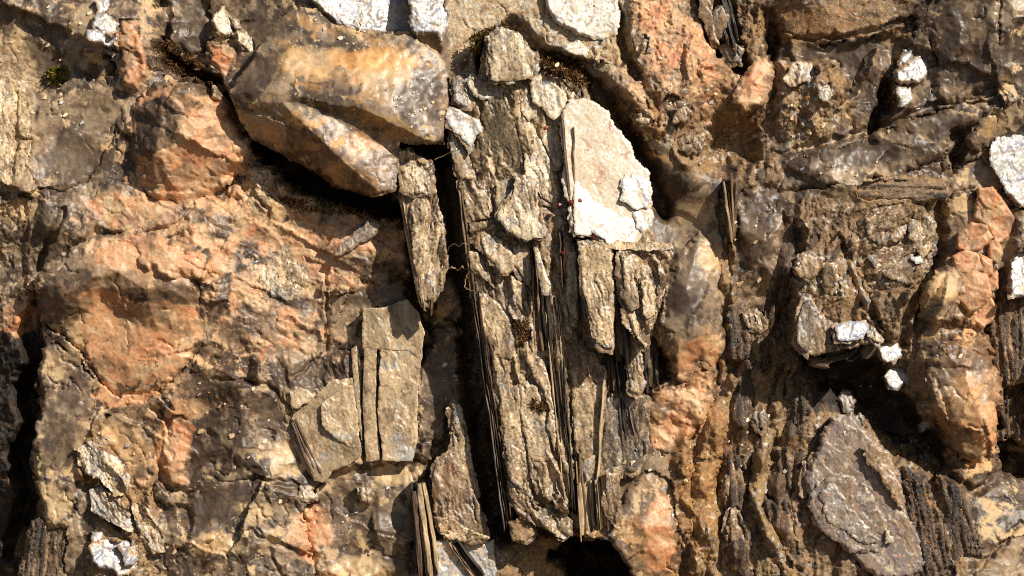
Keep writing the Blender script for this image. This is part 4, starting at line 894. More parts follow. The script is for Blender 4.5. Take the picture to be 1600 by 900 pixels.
flakes('mica_cluster', 'silvery white mica flake cluster at top left above orange feldspar', 'mica',
       [([(148,26),(160,22),(176,26),(187,38),(186,50),(172,54),(158,48),(147,40)], 14), ([(140,50),(158,50),(172,58),(184,62),(180,76),(164,72),(150,66),(140,60)], 10), ([(150,68),(170,74),(180,80),(176,90),(165,84)], 8), ([(146,0),(168,-6),(166,20),(150,22)], 9)], Wm(tan=0.2, blue=0.5), 220)
flakes('mica_cluster', 'pale slanting mica flakes above left end of the overhanging quartz', 'mica',
       [([(323,28),(330,14),(342,6),(356,22),(366,38),(372,50),(362,56),(342,52),(328,42)], 18), ([(360,48),(375,40),(384,54),(396,66),(400,82),(384,80),(368,66)], 13), ([(352,22),(366,22),(376,40),(366,44)], 20)], M(tone='tan_p', white=0.35, brown=0.1), 230)
flakes('mica_plate', 'wide bright white mica plate at the top edge', 'mica', [([(486,-40),(646,-40),(646,50),(600,48),(565,47),(530,40),(505,22),(488,8)], 12), ([(500,-30),(560,-30),(566,20),(562,44),(535,38),(508,18)], 17)], Wm(tan=0.08, blue=0.5), 240)
flakes('mica_plate', 'small bluish-white mica plate next to the wide white plate', 'mica', [([(640,-40),(694,-40),(697,30),(696,46),(690,62),(684,52),(660,57),(641,52)], 9)], Wm(tan=0.05, blue=0.6), 245)
flakes('mica_plate', 'glaring white mica plate at top right of the mica book', 'mica', [([(838,-40),(972,-40),(968,30),(965,54),(945,62),(915,58),(890,48),(870,35),(858,15)], 12), ([(880,66),(905,62),(920,75),(915,90),(895,88),(880,80)], 8)], Wm(tan=0.2, blue=0.0, glare=1), 250)
flakes('mica_plate', 'large white mica plate at the right edge', 'mica', [([(1552,225),(1570,205),(1640,190),(1640,330),(1590,322),(1575,300),(1560,270),(1550,245)], 12), ([(1585,395),(1640,380),(1640,460),(1572,470),(1578,430)], 8)], Wm(tan=0.08, blue=0.35), 255)
relief('quartz_rib', [(262,-40),(330,-40),(325,10),(322,60),(300,85),(280,80),(258,60),(254,10)], Qz(dark=0.5, crust=0.1, milky=0.2), 214, None, 'dark smoky quartz rib above the brown root tuft', 'quartz', lift=16, amt=0.7, edge=(12, 12))
relief('feldspar_chip', [(322,62),(345,60),(362,72),(362,98),(352,120),(335,118),(318,96)], Fs(red=0.4, grey=0.3), 215, None, 'small reddish feldspar chip left of the overhanging quartz', 'feldspar', lift=20, amt=0.8, edge=(8, 8))

# ---------------- left boulders
relief('quartz_boulder', [(50,470),(52,440),(75,415),(110,395),(150,370),(200,365),(250,375),(290,392),(310,430),(322,452),(314,480),(325,530),(300,565),(270,600),(230,618),(180,620),(150,600),(125,555),(100,530),(75,520),(58,500)], Qz(dark=0.25, crust=0.45, milky=0.3), 260, None, 'rounded grey quartz boulder with a hollow pink feldspar core', 'quartz',
       pts=[(55,470,10),(80,420,28),(150,375,25),(250,380,32),(310,440,28),(320,500,20),(290,580,5),(200,615,0),(140,570,5),(90,525,10),(110,460,56),(180,420,52),(160,470,18),(190,495,16),(230,450,58),(280,455,52),(250,520,30),(200,560,20)], amt=0.65, edge=(14, 16),
       patches=[(Fs(pale=0.3, red=0.25, grey=0.3), [(125,455),(160,448),(200,465),(215,480),(260,470),(310,480),(315,530),(280,580),(230,600),(180,600),(140,560),(130,510)], 3), (Fs(pale=0.3, grey=0.25), [(150,375),(210,372),(280,395),(300,425),(250,430),(200,420),(150,410)], 6)])
relief('feldspar_ridge', [(178,372),(205,358),(250,368),(300,385),(336,412),(330,440),(300,434),(262,436),(230,420),(212,400),(190,392)], Fs(pale=0.2, red=0.4, grey=0.1), 261, None, 'raised reddish feldspar ridge above the rounded boulder', 'feldspar', pts=[(180,375,28),(250,372,40),(335,415,34),(300,430,58),(230,418,60),(270,400,56)], amt=0.6, edge=(10, 10))
relief('quartz_slab', [(62,545),(90,530),(122,560),(152,592),(150,645),(132,700),(124,760),(116,822),(64,828),(52,760),(48,690),(55,620)], Qz(dark=0.3, crust=0.42, milky=0.3), 262, None, 'tall grey-tan quartz slab beside the black cleft at the left', 'quartz', lift=22, amt=0.7, edge=(10, 14), under=0.05)
relief('feldspar_pillar', [(254,665),(268,648),(290,648),(298,680),(296,720),(294,760),(284,772),(268,760),(252,735),(250,700)], Fs(pale=0.45, red=0.3, grey=0.1), 263, None, 'upright pink feldspar block in the lower left', 'feldspar', lift=14, amt=0.8, edge=(10, 12))
relief('quartz_block', [(158,650),(180,640),(215,655),(238,690),(246,740),(235,780),(210,770),(190,735),(170,700),(155,690)], Qz(dark=0.1, crust=0.5, amber=0.3), 264, None, 'smooth tan quartz block left of the upright pink feldspar', 'quartz', lift=12, amt=0.6, edge=(10, 10))
relief('quartz_block', [(238,745),(262,768),(290,778),(305,760),(320,740),(350,748),(390,745),(400,760),(385,800),(360,830),(330,850),(296,868),(278,862),(300,820),(290,796),(262,796),(240,780)], Qz(dark=0.7, crust=0.08, milky=0.3), 265, None, 'dark smoky quartz ledge with overhanging lip in the lower left', 'quartz', lift=20, amt=0.8, edge=(8, 10), tilt=(0, 0.05))
e = empty('mica_cluster', 'glittering pale mica bundle slanting down the lower left', 'mica')
for i, (poly, h) in enumerate([([(120,700),(140,690),(165,705),(190,715),(205,745),(198,775),(180,770),(160,750),(130,735)], 16), ([(140,765),(160,758),(185,775),(205,800),(210,830),(195,825),(170,810),(145,800)], 18), ([(160,715),(185,720),(195,745),(175,745)], 22), ([(205,790),(225,785),(250,820),(258,860),(240,865),(220,840)], 12), ([(148,770),(165,770),(180,795),(165,800)], 24)]):
    P = np.array(poly, float); b = float(np.median(sample_h(P[:, 0], P[:, 1])))
    sheet(poly, b + h, 270 + i, M(white=0.5, brown=0.25, tone='tan_p') if i < 3 else M(brown=0.4), (-0.15, 0.2), 1.6, ang=-40, parent=e, name='flake')
flakes('mica_plate', 'bluish silver mica plate at the bottom left', 'mica', [([(142,850),(165,840),(200,845),(222,862),(215,890),(190,900),(165,885),(145,880)], 14), ([(145,830),(160,832),(158,850),(146,848)], 10), ([(185,850),(215,852),(222,870),(200,880)], 18)], Wm(tan=0.3, blue=0.6), 280)
e = empty('mica_bundle', 'brown splintery mica bundle at the bottom left corner', 'mica')
relief('body', [(50,815),(75,805),(106,808),(104,860),(98,930),(20,930),(34,870)], ('ribs', dict(ang=8, light=0.55)), 284, e, lift=12, rel='ribs', amt=1.3, relkw=dict(ang=8), edge=(8, 8), rough_edge=5, mat='schist')

# ---------------- centre left
relief('stone_sliver', [(520,401),(530,385),(545,368),(562,350),(580,342),(596,350),(592,362),(570,378),(545,393)], M(tone='grey', brown=0.3, white=0), 300, None, 'grey teardrop-shaped stone sliver lying on pink feldspar', 'stone', lift=18, amt=0.4, rel='quartz', edge=(5, 5), side=DK)
relief('quartz_block', [(512,462),(540,455),(600,440),(632,440),(642,470),(650,500),(600,492),(566,488),(563,520),(549,553),(530,548),(511,535),(508,500)], Qz(dark=0.35, crust=0.3, milky=0.4), 301, None, 'squared brown-grey quartz block above the tan mica book', 'quartz', lift=22, amt=0.6, edge=(6, 8))
tb = empty('mica_book', 'flat tan mica book with two dark vertical slots left of the cleft', 'mica')
sheet([(566,482),(600,480),(635,468),(654,490),(663,520),(657,562),(640,548),(566,545)], -14, 310, M(lines=0.25, brown=0.3, veins=0.6), (-0.03, 0.03), 0.22, layers=0, edge=(2, .8), parent=tb, re=1.5)
sheet([(594,545),(660,540),(654,600),(651,690),(645,722),(598,720),(590,640)], -12, 311, M(lines=0.25, brown=0.2, veins=0.8), (-0.05, 0.03), 0.35, layers=0, edge=(2, .8), parent=tb, re=1.5, patches=[(Wm(tan=0.2), ell(632,708,18,10), 4)])
sheet([(568,542),(588,545),(586,640),(594,720),(572,722),(566,640)], -13, 312, M(lines=0.25, brown=0.25, veins=0.6), (-0.05, 0), 0.22, layers=0, edge=(2, .8), parent=tb, re=1)
sheet([(548,545),(557,540),(561,610),(566,700),(560,660),(552,600)], -10, 313, M(lines=0.25, brown=0.3), (0, 0), 0.22, layers=0, edge=(2, .8), parent=tb, re=1)
lath('slot_edge', (558,545), (567,722), 3, -17, -17, 20, 314, tb, 2); lath('slot_edge', (590,545), (594,722), 2.5, -17, -17, 20, 315, tb, 2)
fan = empty('mica_book', 'fan-shaped tan mica book with a splintered left edge', 'mica')
sheet([(455,655),(462,640),(490,620),(500,612),(520,596),(550,590),(558,650),(564,712),(545,728),(520,735),(505,755),(490,750),(470,720),(458,690)], -8, 320, M(lines=0.25, brown=0.2, veins=1.0), (0.05, 0.05), 0.28, layers=0, edge=(2, .8), parent=fan, re=2)
sheet([(452,612),(470,605),(492,618),(466,640),(455,640)], -4, 321, M(lines=0.25, white=0.4, brown=0.1), (-0.1, 0.1), 0.32, layers=0, edge=(2, .8), parent=fan)
sheet([(500,630),(550,600),(558,650),(562,705),(530,690),(505,665)], -3, 322, M(lines=0.25, brown=0.25, veins=0.8), (-0.05, 0.05), 0.22, layers=0, edge=(2, .8), parent=fan, thick=6)
laths(fan, (455,660), (462,655), (508,752), (490,752), 5, -7, 323, thick=25, tones=(0, 1, 3), ragged=8)
col_ = empty('mica_slab', 'long narrow mica slab standing at the left lip of the cleft', 'mica')
sheet([(622,240),(640,236),(656,246),(676,256),(682,300),(692,350),(700,400),(692,440),(676,468),(660,470),(650,420),(640,350),(626,300)], 34, 330, M(brown=0.3, ang=8), (-0.05, 0.0), 1.0, parent=col_, ang=8)
sheet([(626,262),(650,258),(668,270),(676,300),(650,306),(630,300)], 42, 331, M(white=0.3, brown=0.1), (-0.15, 0.15), 0.42, parent=col_, thick=8)
laths(col_, (622,300), (634,300), (664,470), (655,474), 4, 28, 332, thick=80, tones=(1, 0, 3), ragged=8)
laths(col_, (655,430), (680,430), (676,485), (662,480), 6, 30, 333, thick=20, tones=(0, 1, 3, 2), ragged=10)
relief('quartz_chip', [(688,440),(705,430),(721,470),(719,512),(700,505),(680,490),(674,470)], Qz(dark=0.2, crust=0.45), 340, None, 'tan quartz chip wedged below the narrow mica slab', 'quartz', lift=26, amt=0.5, edge=(6, 8))
relief('quartz_slab', [(670,508),(690,503),(718,516),(716,580),(702,650),(692,690),(655,692),(650,640),(655,590),(665,540)], Qz(dark=0.4, crust=0.25, milky=0.3), 341, None, 'greenish-grey quartz slab along the left wall of the cleft', 'quartz', lift=24, amt=0.4, edge=(6, 8))
relief('quartz_boulder', [(512,735),(560,728),(610,730),(655,715),(668,740),(665,790),(650,850),(640,905),(560,905),(490,905),(480,860),(470,800),(490,760)], Qz(dark=0.3, crust=0.38, milky=0.4), 342, None, 'broad smoky quartz mass at the bottom below the mica books', 'quartz', lift=14, amt=1.0, edge=(16, 14), patches=[(Fs(pale=0.1, red=0.4, grey=0.3), ell(490,820,26,40,-30), 4)])
bp_ = empty('mica_plate', 'rusty layered mica plates beside the foot of the cleft', 'mica')
sheet([(680,722),(705,705),(716,722),(735,760),(752,800),(766,835),(740,838),(700,820),(684,800),(676,760)], -8, 350, M(brown=0.5, tone='tan_d'), (-0.05, 0.05), 0.42, parent=bp_, patches=[(M(tone='rust'), ell(700,725,14,22,-15), 3)])
sheet([(683,808),(705,808),(740,828),(764,840),(735,848),(705,842),(688,828)], 2, 351, M(brown=0.2), (0, 0.2), 1.2, ang=70, parent=bp_)
sheet([(678,850),(710,840),(745,848),(772,845),(772,930),(678,930)], -10, 352, Wm(tan=0.45), (-0.1, 0.1), 0.42, parent=bp_)
sheet([(708,625),(722,640),(735,700),(745,770),(735,765),(712,720),(706,680)], -14, 353, M(brown=0.25), (-0.05, 0.05), 0.42, parent=bp_)
e = empty('mica_bundle', 'slender upright mica laths at the bottom left of the cleft', 'mica')
laths(e, (643,764), (664,760), (690,905), (650,905), 7, 12, 355, thick=40, tones=(0, 3, 1, 2), ragged=12)
e = empty('mica_bundle', 'short leaning dark laths on the white plate at the bottom', 'mica')
laths(e, (700,848), (716,842), (760,900), (740,905), 6, 4, 356, thick=20, tones=(1, 0, 2), ragged=8)
flakes('mica_flake_pair', 'pair of pale six-sided mica flakes on grey quartz below the fan', 'mica flake', [([(558,760),(568,752),(582,758),(586,775),(576,790),(562,786)], 16), ([(466,760),(478,758),(490,770),(500,785),(488,786),(470,778)], 14)], M(tone='tan_p', white=0.4, brown=0), 360)

# ---------------- right of the plate
relief('quartz_boulder', [(1042,420),(1055,395),(1075,380),(1095,362),(1118,375),(1130,410),(1135,450),(1128,500),(1138,540),(1125,560),(1112,575),(1090,568),(1075,590),(1068,600),(1055,590),(1045,560),(1030,540),(1026,500),(1032,460)], Qz(dark=0.3, crust=-0.3, milky=0.7, amber=0.05, fleck=0.3), 400, None, 'grey glassy quartz boulder with orange lower rim beside the golden mica block', 'quartz',
       pts=[(1045,425,30),(1095,368,8),(1130,420,5),(1130,530,5),(1100,560,12),(1060,590,20),(1032,520,35),(1070,450,50),(1085,500,44),(1095,530,40),(1060,540,40)], amt=0.36, edge=(10, 12), patches=[(Fs(pale=0.3, grey=0.4), [(1030,545),(1080,530),(1135,520),(1130,570),(1060,605)], 3)])
relief('feldspar_mass', [(1005,640),(1020,612),(1050,598),(1078,592),(1098,570),(1114,580),(1118,610),(1108,650),(1090,680),(1060,705),(1035,715),(1018,695),(1008,665)], Fs(pale=0.4, red=0.2, grey=0.15), 401, None, 'peach feldspar mass below the glassy quartz boulder', 'feldspar', lift=10, amt=1.1, edge=(14, 8), blend=22, patches=[(Qz(dark=0.1, crust=0.1, milky=0.6), ell(1035,640,22,14,-15), 5), (Fs(pale=0.7, grey=0.2), ell(1065,612,26,16), 6)])
relief('quartz_lip', [(892,802),(930,815),(965,800),(985,760),(1010,735),(1045,745),(1058,790),(1066,850),(1062,910),(990,910),(984,888),(966,862),(950,842),(908,846),(896,830)], Qz(dark=0.2, crust=0.3, amber=0.3), 402, None, 'quartz lip with orange feldspar band overhanging the black hollow', 'quartz',
       pts=[(895,820,6),(950,838,20),(985,884,22),(1060,900,14),(1060,800,4),(1010,745,0),(985,770,6),(1005,825,24),(1035,860,20)], amt=0.8, edge=(5, 4), under=0.21, blend=22, patches=[(Fs(pale=0.25, red=0.3), [(1005,820),(1030,760),(1050,780),(1056,860),(1045,895),(1010,890)], 3)])
relief('feldspar_block', [(1142,150),(1155,125),(1170,110),(1178,92),(1205,85),(1212,105),(1210,140),(1192,166),(1162,182),(1150,170)], Fs(pale=0.45, grey=0.1), 410, None, 'smooth peach feldspar block at the upper right', 'feldspar', pts=[(1145,155,12),(1175,98,0),(1208,95,-8),(1205,140,0),(1165,175,12),(1175,140,14)], amt=0.5, edge=(6, 4), blend=16)
for nm, lb, poly, sd_ in (('mica_rosette', 'dark brown split mica rosette in the shaded dip at upper right', [(1030,158),(1042,146),(1060,150),(1072,165),(1078,190),(1068,200),(1052,196),(1038,180)], 420), ('mica_rosette', 'dark round mica knot with a hollow centre at upper right', [(1055,215),(1070,205),(1090,208),(1100,222),(1096,240),(1078,244),(1060,236)], 421),
                          ('mica_knot', 'small brown mica knot under the glaring white plate', [(985,62),(995,50),(1010,52),(1018,65),(1014,82),(998,86),(987,78)], 422), ('mica_knot', 'pale grey mica knot beside the slanting groove', [(992,180),(1002,168),(1016,176),(1024,188),(1018,202),(1006,202),(996,194)], 423)):
    P = np.array(poly, float); c = P.mean(0)
    e = empty(nm, lb, 'mica'); b = float(np.median(sample_h(P[:, 0], P[:, 1])))
    relief('core', poly, M(tone='tan_d' if sd_ < 423 else 'tan_p', brown=0.5 if sd_ < 423 else 0.1, white=-0.1), sd_, e, pts=[(c[0], c[1], b + 14), (c[0] + 400, c[1], b + 14), (c[0], c[1] + 400, b + 14), (c[0] - 400, c[1] - 300, b + 14)], rel='quartz', amt=0.5, edge=(7, 8), rough_edge=1.5, r=1.6)
    for k in range(4 if sd_ < 422 else 2):
        a = math.radians(200 + 38 * k + sd_ * 50); rr = 0.33 * (P.max(0) - P.min(0)).min()
        pc = (c[0] + rr * math.cos(a) * .7, c[1] + rr * math.sin(a) * .7)
        sheet(ell(pc[0], pc[1], rr * .95, rr * .42, math.degrees(a) + 40, 9, .15, sd_ + k), b + 19 + k, sd_ * 10 + k, M(tone='tan_d', brown=0.3, white=-0.2) if sd_ < 423 else M(tone='tan_p', white=.2), (random.uniform(-.2, .2), random.uniform(-.2, .2)), 0.22, parent=e, name='petal', thick=9, r=1.6, re=1)
e = empty('mica_cleft_plates', 'upright brown mica plates in the dark groove at the top right', 'mica')
sheet([(1090,-30),(1112,-30),(1114,30),(1122,70),(1110,60),(1098,20)], 0, 430, M(tone='tan_d', brown=0.5), (0.1, 0), 0.42, parent=e)
sheet([(1112,20),(1128,8),(1138,25),(1130,50),(1118,60),(1110,50)], -8, 431, M(tone='tan_d', brown=0.3), (0.1, 0), 0.28, parent=e)
sheet([(1128,70),(1145,60),(1162,75),(1158,98),(1140,95)], -20, 432, M(tone='cool', brown=0.3), (0.1, 0), 0.28, parent=e)
laths(e, (1118,0), (1140,-10), (1158,70), (1140,80), 5, -14, 433, thick=20, tones=(2, 1, 2), ragged=10)
# right top quartz
relief('quartz_boulder', [(1225,72),(1300,62),(1370,48),(1430,22),(1440,40),(1420,80),(1400,120),(1380,160),(1362,205),(1335,200),(1318,160),(1310,100),(1270,90),(1235,92)], Qz(dark=0.55, crust=0.0, milky=0.4), 440, None, 'smoky grey quartz ridge at upper right left of the white flaky knob', 'quartz', lift=18, amt=0.9, edge=(12, 14))
relief('quartz_boulder', [(1450,20),(1475,-40),(1560,-40),(1565,40),(1560,100),(1540,150),(1500,160),(1460,165),(1455,130),(1458,90),(1448,60)], Qz(dark=0.6, crust=0.05, milky=0.4), 441, None, 'dark smoky quartz boulder right of the white flaky knob', 'quartz', lift=24, amt=1.0, edge=(14, 16))
relief('quartz_boulder', [(1215,300),(1225,250),(1290,235),(1350,215),(1400,192),(1450,172),(1530,152),(1560,160),(1540,200),(1500,215),(1480,250),(1430,262),(1370,280),(1330,290),(1260,300)], Qz(dark=0.55, crust=0.05, milky=0.5), 442, None, 'long grey quartz bench slanting across the upper right', 'quartz', lift=20, amt=0.9, edge=(16, 18))
relief('quartz_nodule', [(1512,215),(1530,190),(1545,175),(1560,180),(1560,210),(1550,232),(1530,234),(1514,228)], Qz(dark=0.0, crust=0.3, amber=0.5), 443, None, 'glassy honey quartz knob by the right white plate', 'quartz', lift=24, amt=0.5, edge=(10, 10))
relief('quartz_boulder', [(1150,300),(1185,285),(1215,300),(1222,340),(1225,390),(1200,410),(1170,430),(1150,400),(1145,350)], Qz(dark=0.5, crust=0.1, milky=0.4), 444, None, 'mottled grey quartz boulder right of the frayed mica tuft', 'quartz', lift=12, amt=0.8, edge=(14, 14))
flakes('mica_nodule', 'white crusty mica knob among dark quartz at upper right', 'mica', [([(1400,95),(1415,78),(1430,70),(1432,88),(1420,100),(1405,108)], 12), ([(1398,112),(1415,100),(1440,82),(1455,95),(1450,115),(1435,128),(1415,132),(1400,128)], 20), ([(1400,132),(1425,134),(1428,150),(1420,165),(1405,164)], 12)], Wm(tan=0.35, blue=0.3), 450)
flakes('mica_nodule', 'rounded pale mica knob at the left end of the smoky ridge', 'mica', [([(1223,125),(1232,106),(1250,95),(1270,100),(1284,112),(1275,125),(1255,132),(1235,133)], 14), ([(1222,130),(1235,132),(1232,142),(1224,140)], 9), ([(1278,138),(1296,128),(1300,150),(1290,160),(1280,155)], 9), ([(1248,182),(1260,188),(1256,202),(1247,196)], 9)], M(tone='tan_p', white=0.4), 455)
# rosette
ros = empty('mica_rosette', 'round brown mica rosette with curved sheets at the right', 'mica')
rb = float(np.median(sample_h(np.array([1340, 1450, 1400, 1400.]), np.array([390, 390, 330, 450.]))))
sheet([(1335,340),(1360,322),(1400,316),(1440,322),(1462,345),(1462,385),(1450,420),(1430,448),(1400,456),(1370,450),(1348,420),(1336,380)], rb + 4, 460, M(tone='tan_d', brown=0.3, veins=1), (0, 0), 1.2, parent=ros, ang=60, edge=(14, 10))
sheet([(1350,345),(1375,328),(1410,325),(1420,350),(1405,375),(1375,382),(1352,372)], rb + 8, 461, M(tone='tan_d', brown=0.3, veins=1.0), (-0.1, 0.2), 0.42, layers=0, re=5, parent=ros, ang=50, thick=8)
sheet([(1420,335),(1445,332),(1460,350),(1455,385),(1440,402),(1425,385),(1418,360)], rb + 8, 462, M(tone='tan', brown=0.3, veins=1.0), (-0.1, 0.1), 0.42, layers=0, re=5, parent=ros, ang=-20, thick=8)
sheet([(1358,400),(1378,388),(1405,382),(1420,392),(1436,425),(1420,440),(1390,438),(1366,425)], rb + 9, 463, M(tone='tan_d', brown=0.5, veins=0.6), (-0.1, 0.15), 0.32, layers=0, re=5, parent=ros, ang=70, thick=8, patches=[(M(tone='rust'), ell(1385,405,22,14), 2)])
sheet([(1420,402),(1438,398),(1442,412),(1428,412)], rb + 12, 464, Wm(), (-0.25, 0.25), 0.2, parent=ros, thick=6)
# right feldspar cluster
fc = empty('feldspar_cluster', 'cracked cluster of red-pink feldspar crystals at the right', 'feldspar')
for i, (poly, h) in enumerate([([(1535,300),(1555,300),(1575,325),(1588,345),(1575,365),(1558,374),(1545,350),(1530,340)], 26), ([(1500,365),(1520,352),(1540,355),(1548,372),(1530,388),(1510,392),(1498,385)], 26), ([(1492,402),(1510,392),(1528,400),(1534,420),(1520,428),(1498,425)], 24), ([(1500,440),(1520,428),(1540,432),(1545,460),(1535,475),(1515,485),(1502,468)], 32),
                               ([(1548,380),(1560,376),(1568,395),(1560,410),(1548,402)], 20), ([(1535,400),(1550,408),(1552,428),(1540,430),(1532,418)], 20), ([(1545,435),(1560,425),(1562,450),(1550,455)], 20), ([(1528,485),(1550,468),(1560,480),(1555,500),(1540,510),(1528,500)], 20), ([(1548,455),(1560,455),(1560,466),(1550,466)], 16)]):
    P = np.array(poly, float); cc = P.mean(0); poly = [tuple(cc + (p - cc) * 1.22) for p in P]
    relief('crystal', poly, Fs(pale=0.1, red=0.4, grey=0.35), 470 + i, fc, lift=h * .35 + 10, amt=0.5, edge=(4, 6), rough_edge=1.6, r=1.7)
relief('quartz_wedge', [(1434,480),(1440,455),(1460,425),(1480,415),(1498,428),(1505,455),(1495,480),(1478,505),(1455,508),(1436,500)], Qz(dark=0.2, crust=0.45), 480, None, 'grey-tan quartz wedge left of the red feldspar cluster', 'quartz', pts=[(1438,490,20),(1480,418,15),(1505,460,30),(1460,505,35),(1470,465,52)], amt=0.4, edge=(6, 8))
relief('quartz_boulder', [(1450,560),(1470,535),(1500,530),(1545,535),(1562,560),(1570,600),(1568,650),(1560,700),(1535,722),(1505,715),(1485,690),(1460,640),(1448,600)], Qz(dark=0.15, crust=0.4, amber=0.25), 481, None, 'large tan quartz boulder with pink foot at the right', 'quartz',
       pts=[(1455,580,20),(1500,535,25),(1565,570,15),(1568,660,10),(1540,718,10),(1490,690,15),(1510,600,46),(1530,650,42),(1480,620,34)], amt=0.8, edge=(12, 14), patches=[(Fs(pale=0.2, red=0.3), [(1518,635),(1545,628),(1566,650),(1565,700),(1540,705),(1520,690)], 3)])
relief('quartz_ledge', [(1540,295),(1500,300),(1478,330),(1475,300),(1490,270),(1520,245),(1545,240),(1555,270)], Qz(dark=0.2, crust=0.35), 482, None, 'grey-tan quartz ledge above the red feldspar cluster', 'quartz', lift=16, amt=0.7, edge=(10, 12))
# white topped block
wb = empty('mica_block', 'jutting mica block with bluish white top over the dark recess', 'mica')
sheet([(1240,500),(1248,475),(1260,465),(1272,480),(1285,500),(1300,505),(1340,505),(1372,528),(1352,535),(1300,548),(1268,556),(1243,552),(1233,535)], 62, 490, M(tone='tan_d', brown=0.3, white=0), (0.0, 0.1), 0.42, parent=wb, name='body', thick=90, edge=(4, 4), side=BR)
sheet([(1298,508),(1320,502),(1345,502),(1352,512),(1340,528),(1318,532),(1300,530)], 74, 491, Wm(tan=0.05, blue=0.7), (-0.2, 0.35), 0.3, parent=wb, thick=10)
sheet([(1352,508),(1372,526),(1366,534),(1348,524)], 70, 492, M(tone='tan_p', white=.4), (-0.2, 0.3), 0.22, parent=wb, thick=10)
sheet([(1240,500),(1250,470),(1262,468),(1272,488),(1262,520),(1255,550),(1242,535)], 72, 493, M(tone='cool', brown=0.2), (-0.1, 0.1), 0.28, parent=wb, thick=10)
laths(wb, (1268,556), (1352,536), (1372,548), (1262,572), 4, 40, 494, thick=60, tones=(1, 2, 1), ragged=6, hvar=4)
flakes('mica_cluster', 'bluish white flaky mica step right of the jutting block', 'mica', [([(1368,545),(1385,532),(1405,535),(1412,555),(1395,568),(1375,562)], 22), ([(1382,590),(1400,572),(1420,575),(1428,595),(1410,610),(1390,608)], 22), ([(1440,668),(1455,660),(1466,668),(1452,678)], 20)], Wm(tan=0.25, blue=0.6), 500)
flakes('mica_flake_pair', 'two pale grey mica flakes at the tip of the big mica shell', 'mica flake', [([(1312,625),(1322,610),(1338,612),(1347,630),(1340,645),(1322,648)], 36), ([(1336,655),(1348,646),(1358,655),(1356,668),(1344,670)], 34)], M(tone='grey', white=0.25, brown=0.1), 505)
# big shell
sh = empty('mica_shell', 'big grey shell-shaped mica plate at the lower right', 'mica')
sheet([(1300,652),(1330,645),(1352,670),(1375,690),(1395,720),(1408,740),(1415,790),(1435,830),(1452,880),(1420,905),(1370,905),(1320,860),(1290,838),(1272,822),(1262,790),(1258,745),(1268,720),(1285,680)], 2, 510, M(lines=0.15, tone='mauve', brown=0.2, white=-0.1, veins=0.3, ang=-30), (-0.03, 0.05), 0.25, layers=0, re=5, parent=sh, ang=-30, edge=(8, 8))
sheet([(1266,790),(1275,755),(1300,740),(1330,745),(1360,770),(1378,800),(1390,840),(1372,862),(1340,862),(1305,845),(1280,825)], 9, 511, M(lines=0.15, tone='mauve', brown=0.15, white=0.05, veins=0.6), (-0.06, 0.06), 0.28, layers=0, re=5, parent=sh, thick=12)
sheet([(1280,770),(1300,745),(1310,760),(1325,790),(1350,815),(1370,845),(1350,848),(1318,830),(1290,812)], 12, 512, M(lines=0.3, tone='grey', brown=0.0, white=0.1), (-0.1, 0.1), 0.22, layers=0, re=5, parent=sh, thick=6)
sheet([(1345,700),(1362,690),(1385,705),(1395,730),(1405,760),(1412,800),(1395,780),(1375,745),(1355,725)], 10, 513, M(lines=0.3, tone='tan_d', brown=0.3), (-0.1, 0.05), 0.38, layers=0, re=5, parent=sh, thick=10)
sheet([(1380,825),(1392,825),(1394,845),(1382,848)], 14, 514, M(lines=0.3, tone='tan_p', white=0.3), (-0.1, 0.1), 0.2, layers=0, re=5, parent=sh, thick=5)
for k, (tl, tr, br, bl, n, h, lb) in enumerate([((1410,725), (1440,735), (1492,905), (1440,905), 9, 14, 'brown bark-like mica laths along the right edge of the shell'), ((1470,745), (1505,755), (1530,870), (1490,875), 7, 0, 'dark leaning mica laths below the dark recess'),
                                               ((1560,480), (1600,440), (1610,600), (1566,610), 9, -14, 'upright golden-brown mica laths at the right edge'), ((1572,600), (1612,600), (1620,700), (1580,690), 8, -40, 'shaded brown mica laths at the right edge beside the pink foot'),
                                               ((1212,700), (1236,690), (1240,790), (1218,800), 6, 4, 'upright brown mica splinters left of the big shell'), ((1200,780), (1232,780), (1240,850), (1214,856), 7, 4, 'short brown mica splinters lower left of the big shell'),
                                               ((1125,290), (1155,284), (1148,372), (1140,375), 9, 26, 'frayed golden mica tuft left of the mottled quartz boulder'), ((1130,700), (1160,690), (1160,870), (1135,880), 8, 0, 'dark flaky mica strip at the lower right of the golden band'),
                                               ((1135,480), (1165,470), (1175,560), (1140,570), 8, 4, 'brown ribbed mica strip right of the glassy quartz boulder'), ((1240,590), (1262,570), (1262,690), (1236,690), 6, -14, 'dark upright mica laths left of the dark recess'),
                                               ((740,440), (748,440), (760,470), (752,475), 3, 20, 'small frayed splinters at the lip of the cleft')]):
    e = empty('mica_bundle', lb, 'mica')
    ang_ = math.degrees(math.atan2(-(bl[0] + br[0] - tl[0] - tr[0]), bl[1] + br[1] - tl[1] - tr[1]))
    g_ = lambda p, q, t: (p[0] + (q[0] - p[0]) * t, p[1] + (q[1] - p[1]) * t)
    bod = [g_(tl, tr, -.15), g_(tl, tr, .5), g_(tl, tr, 1.15), g_(g_(tr, br, .5), g_(tl, bl, .5), -.25), g_(bl, br, 1.15), g_(bl, br, .5), g_(bl, br, -.15), g_(g_(tr, br, .5), g_(tl, bl, .5), 1.25)]
    relief('body', bod, ('ribs', dict(ang=ang_, light=0.5 if k in (2, 6) else 0.25)), 560 + k, e, lift=8, rel='ribs', amt=1.2, relkw=dict(ang=ang_), edge=(8, 10), rough_edge=7, mat='schist', blend=10, merge=0.8)
    if k == 6: laths(e, tl, tr, br, bl, max(3, n // 2), h - 7, 520 + k, thick=30, tones=(0, 1, 1, 2) if k not in (2, 6) else (0, 1, 4, 1), ragged=20, hvar=8, wfill=.7)
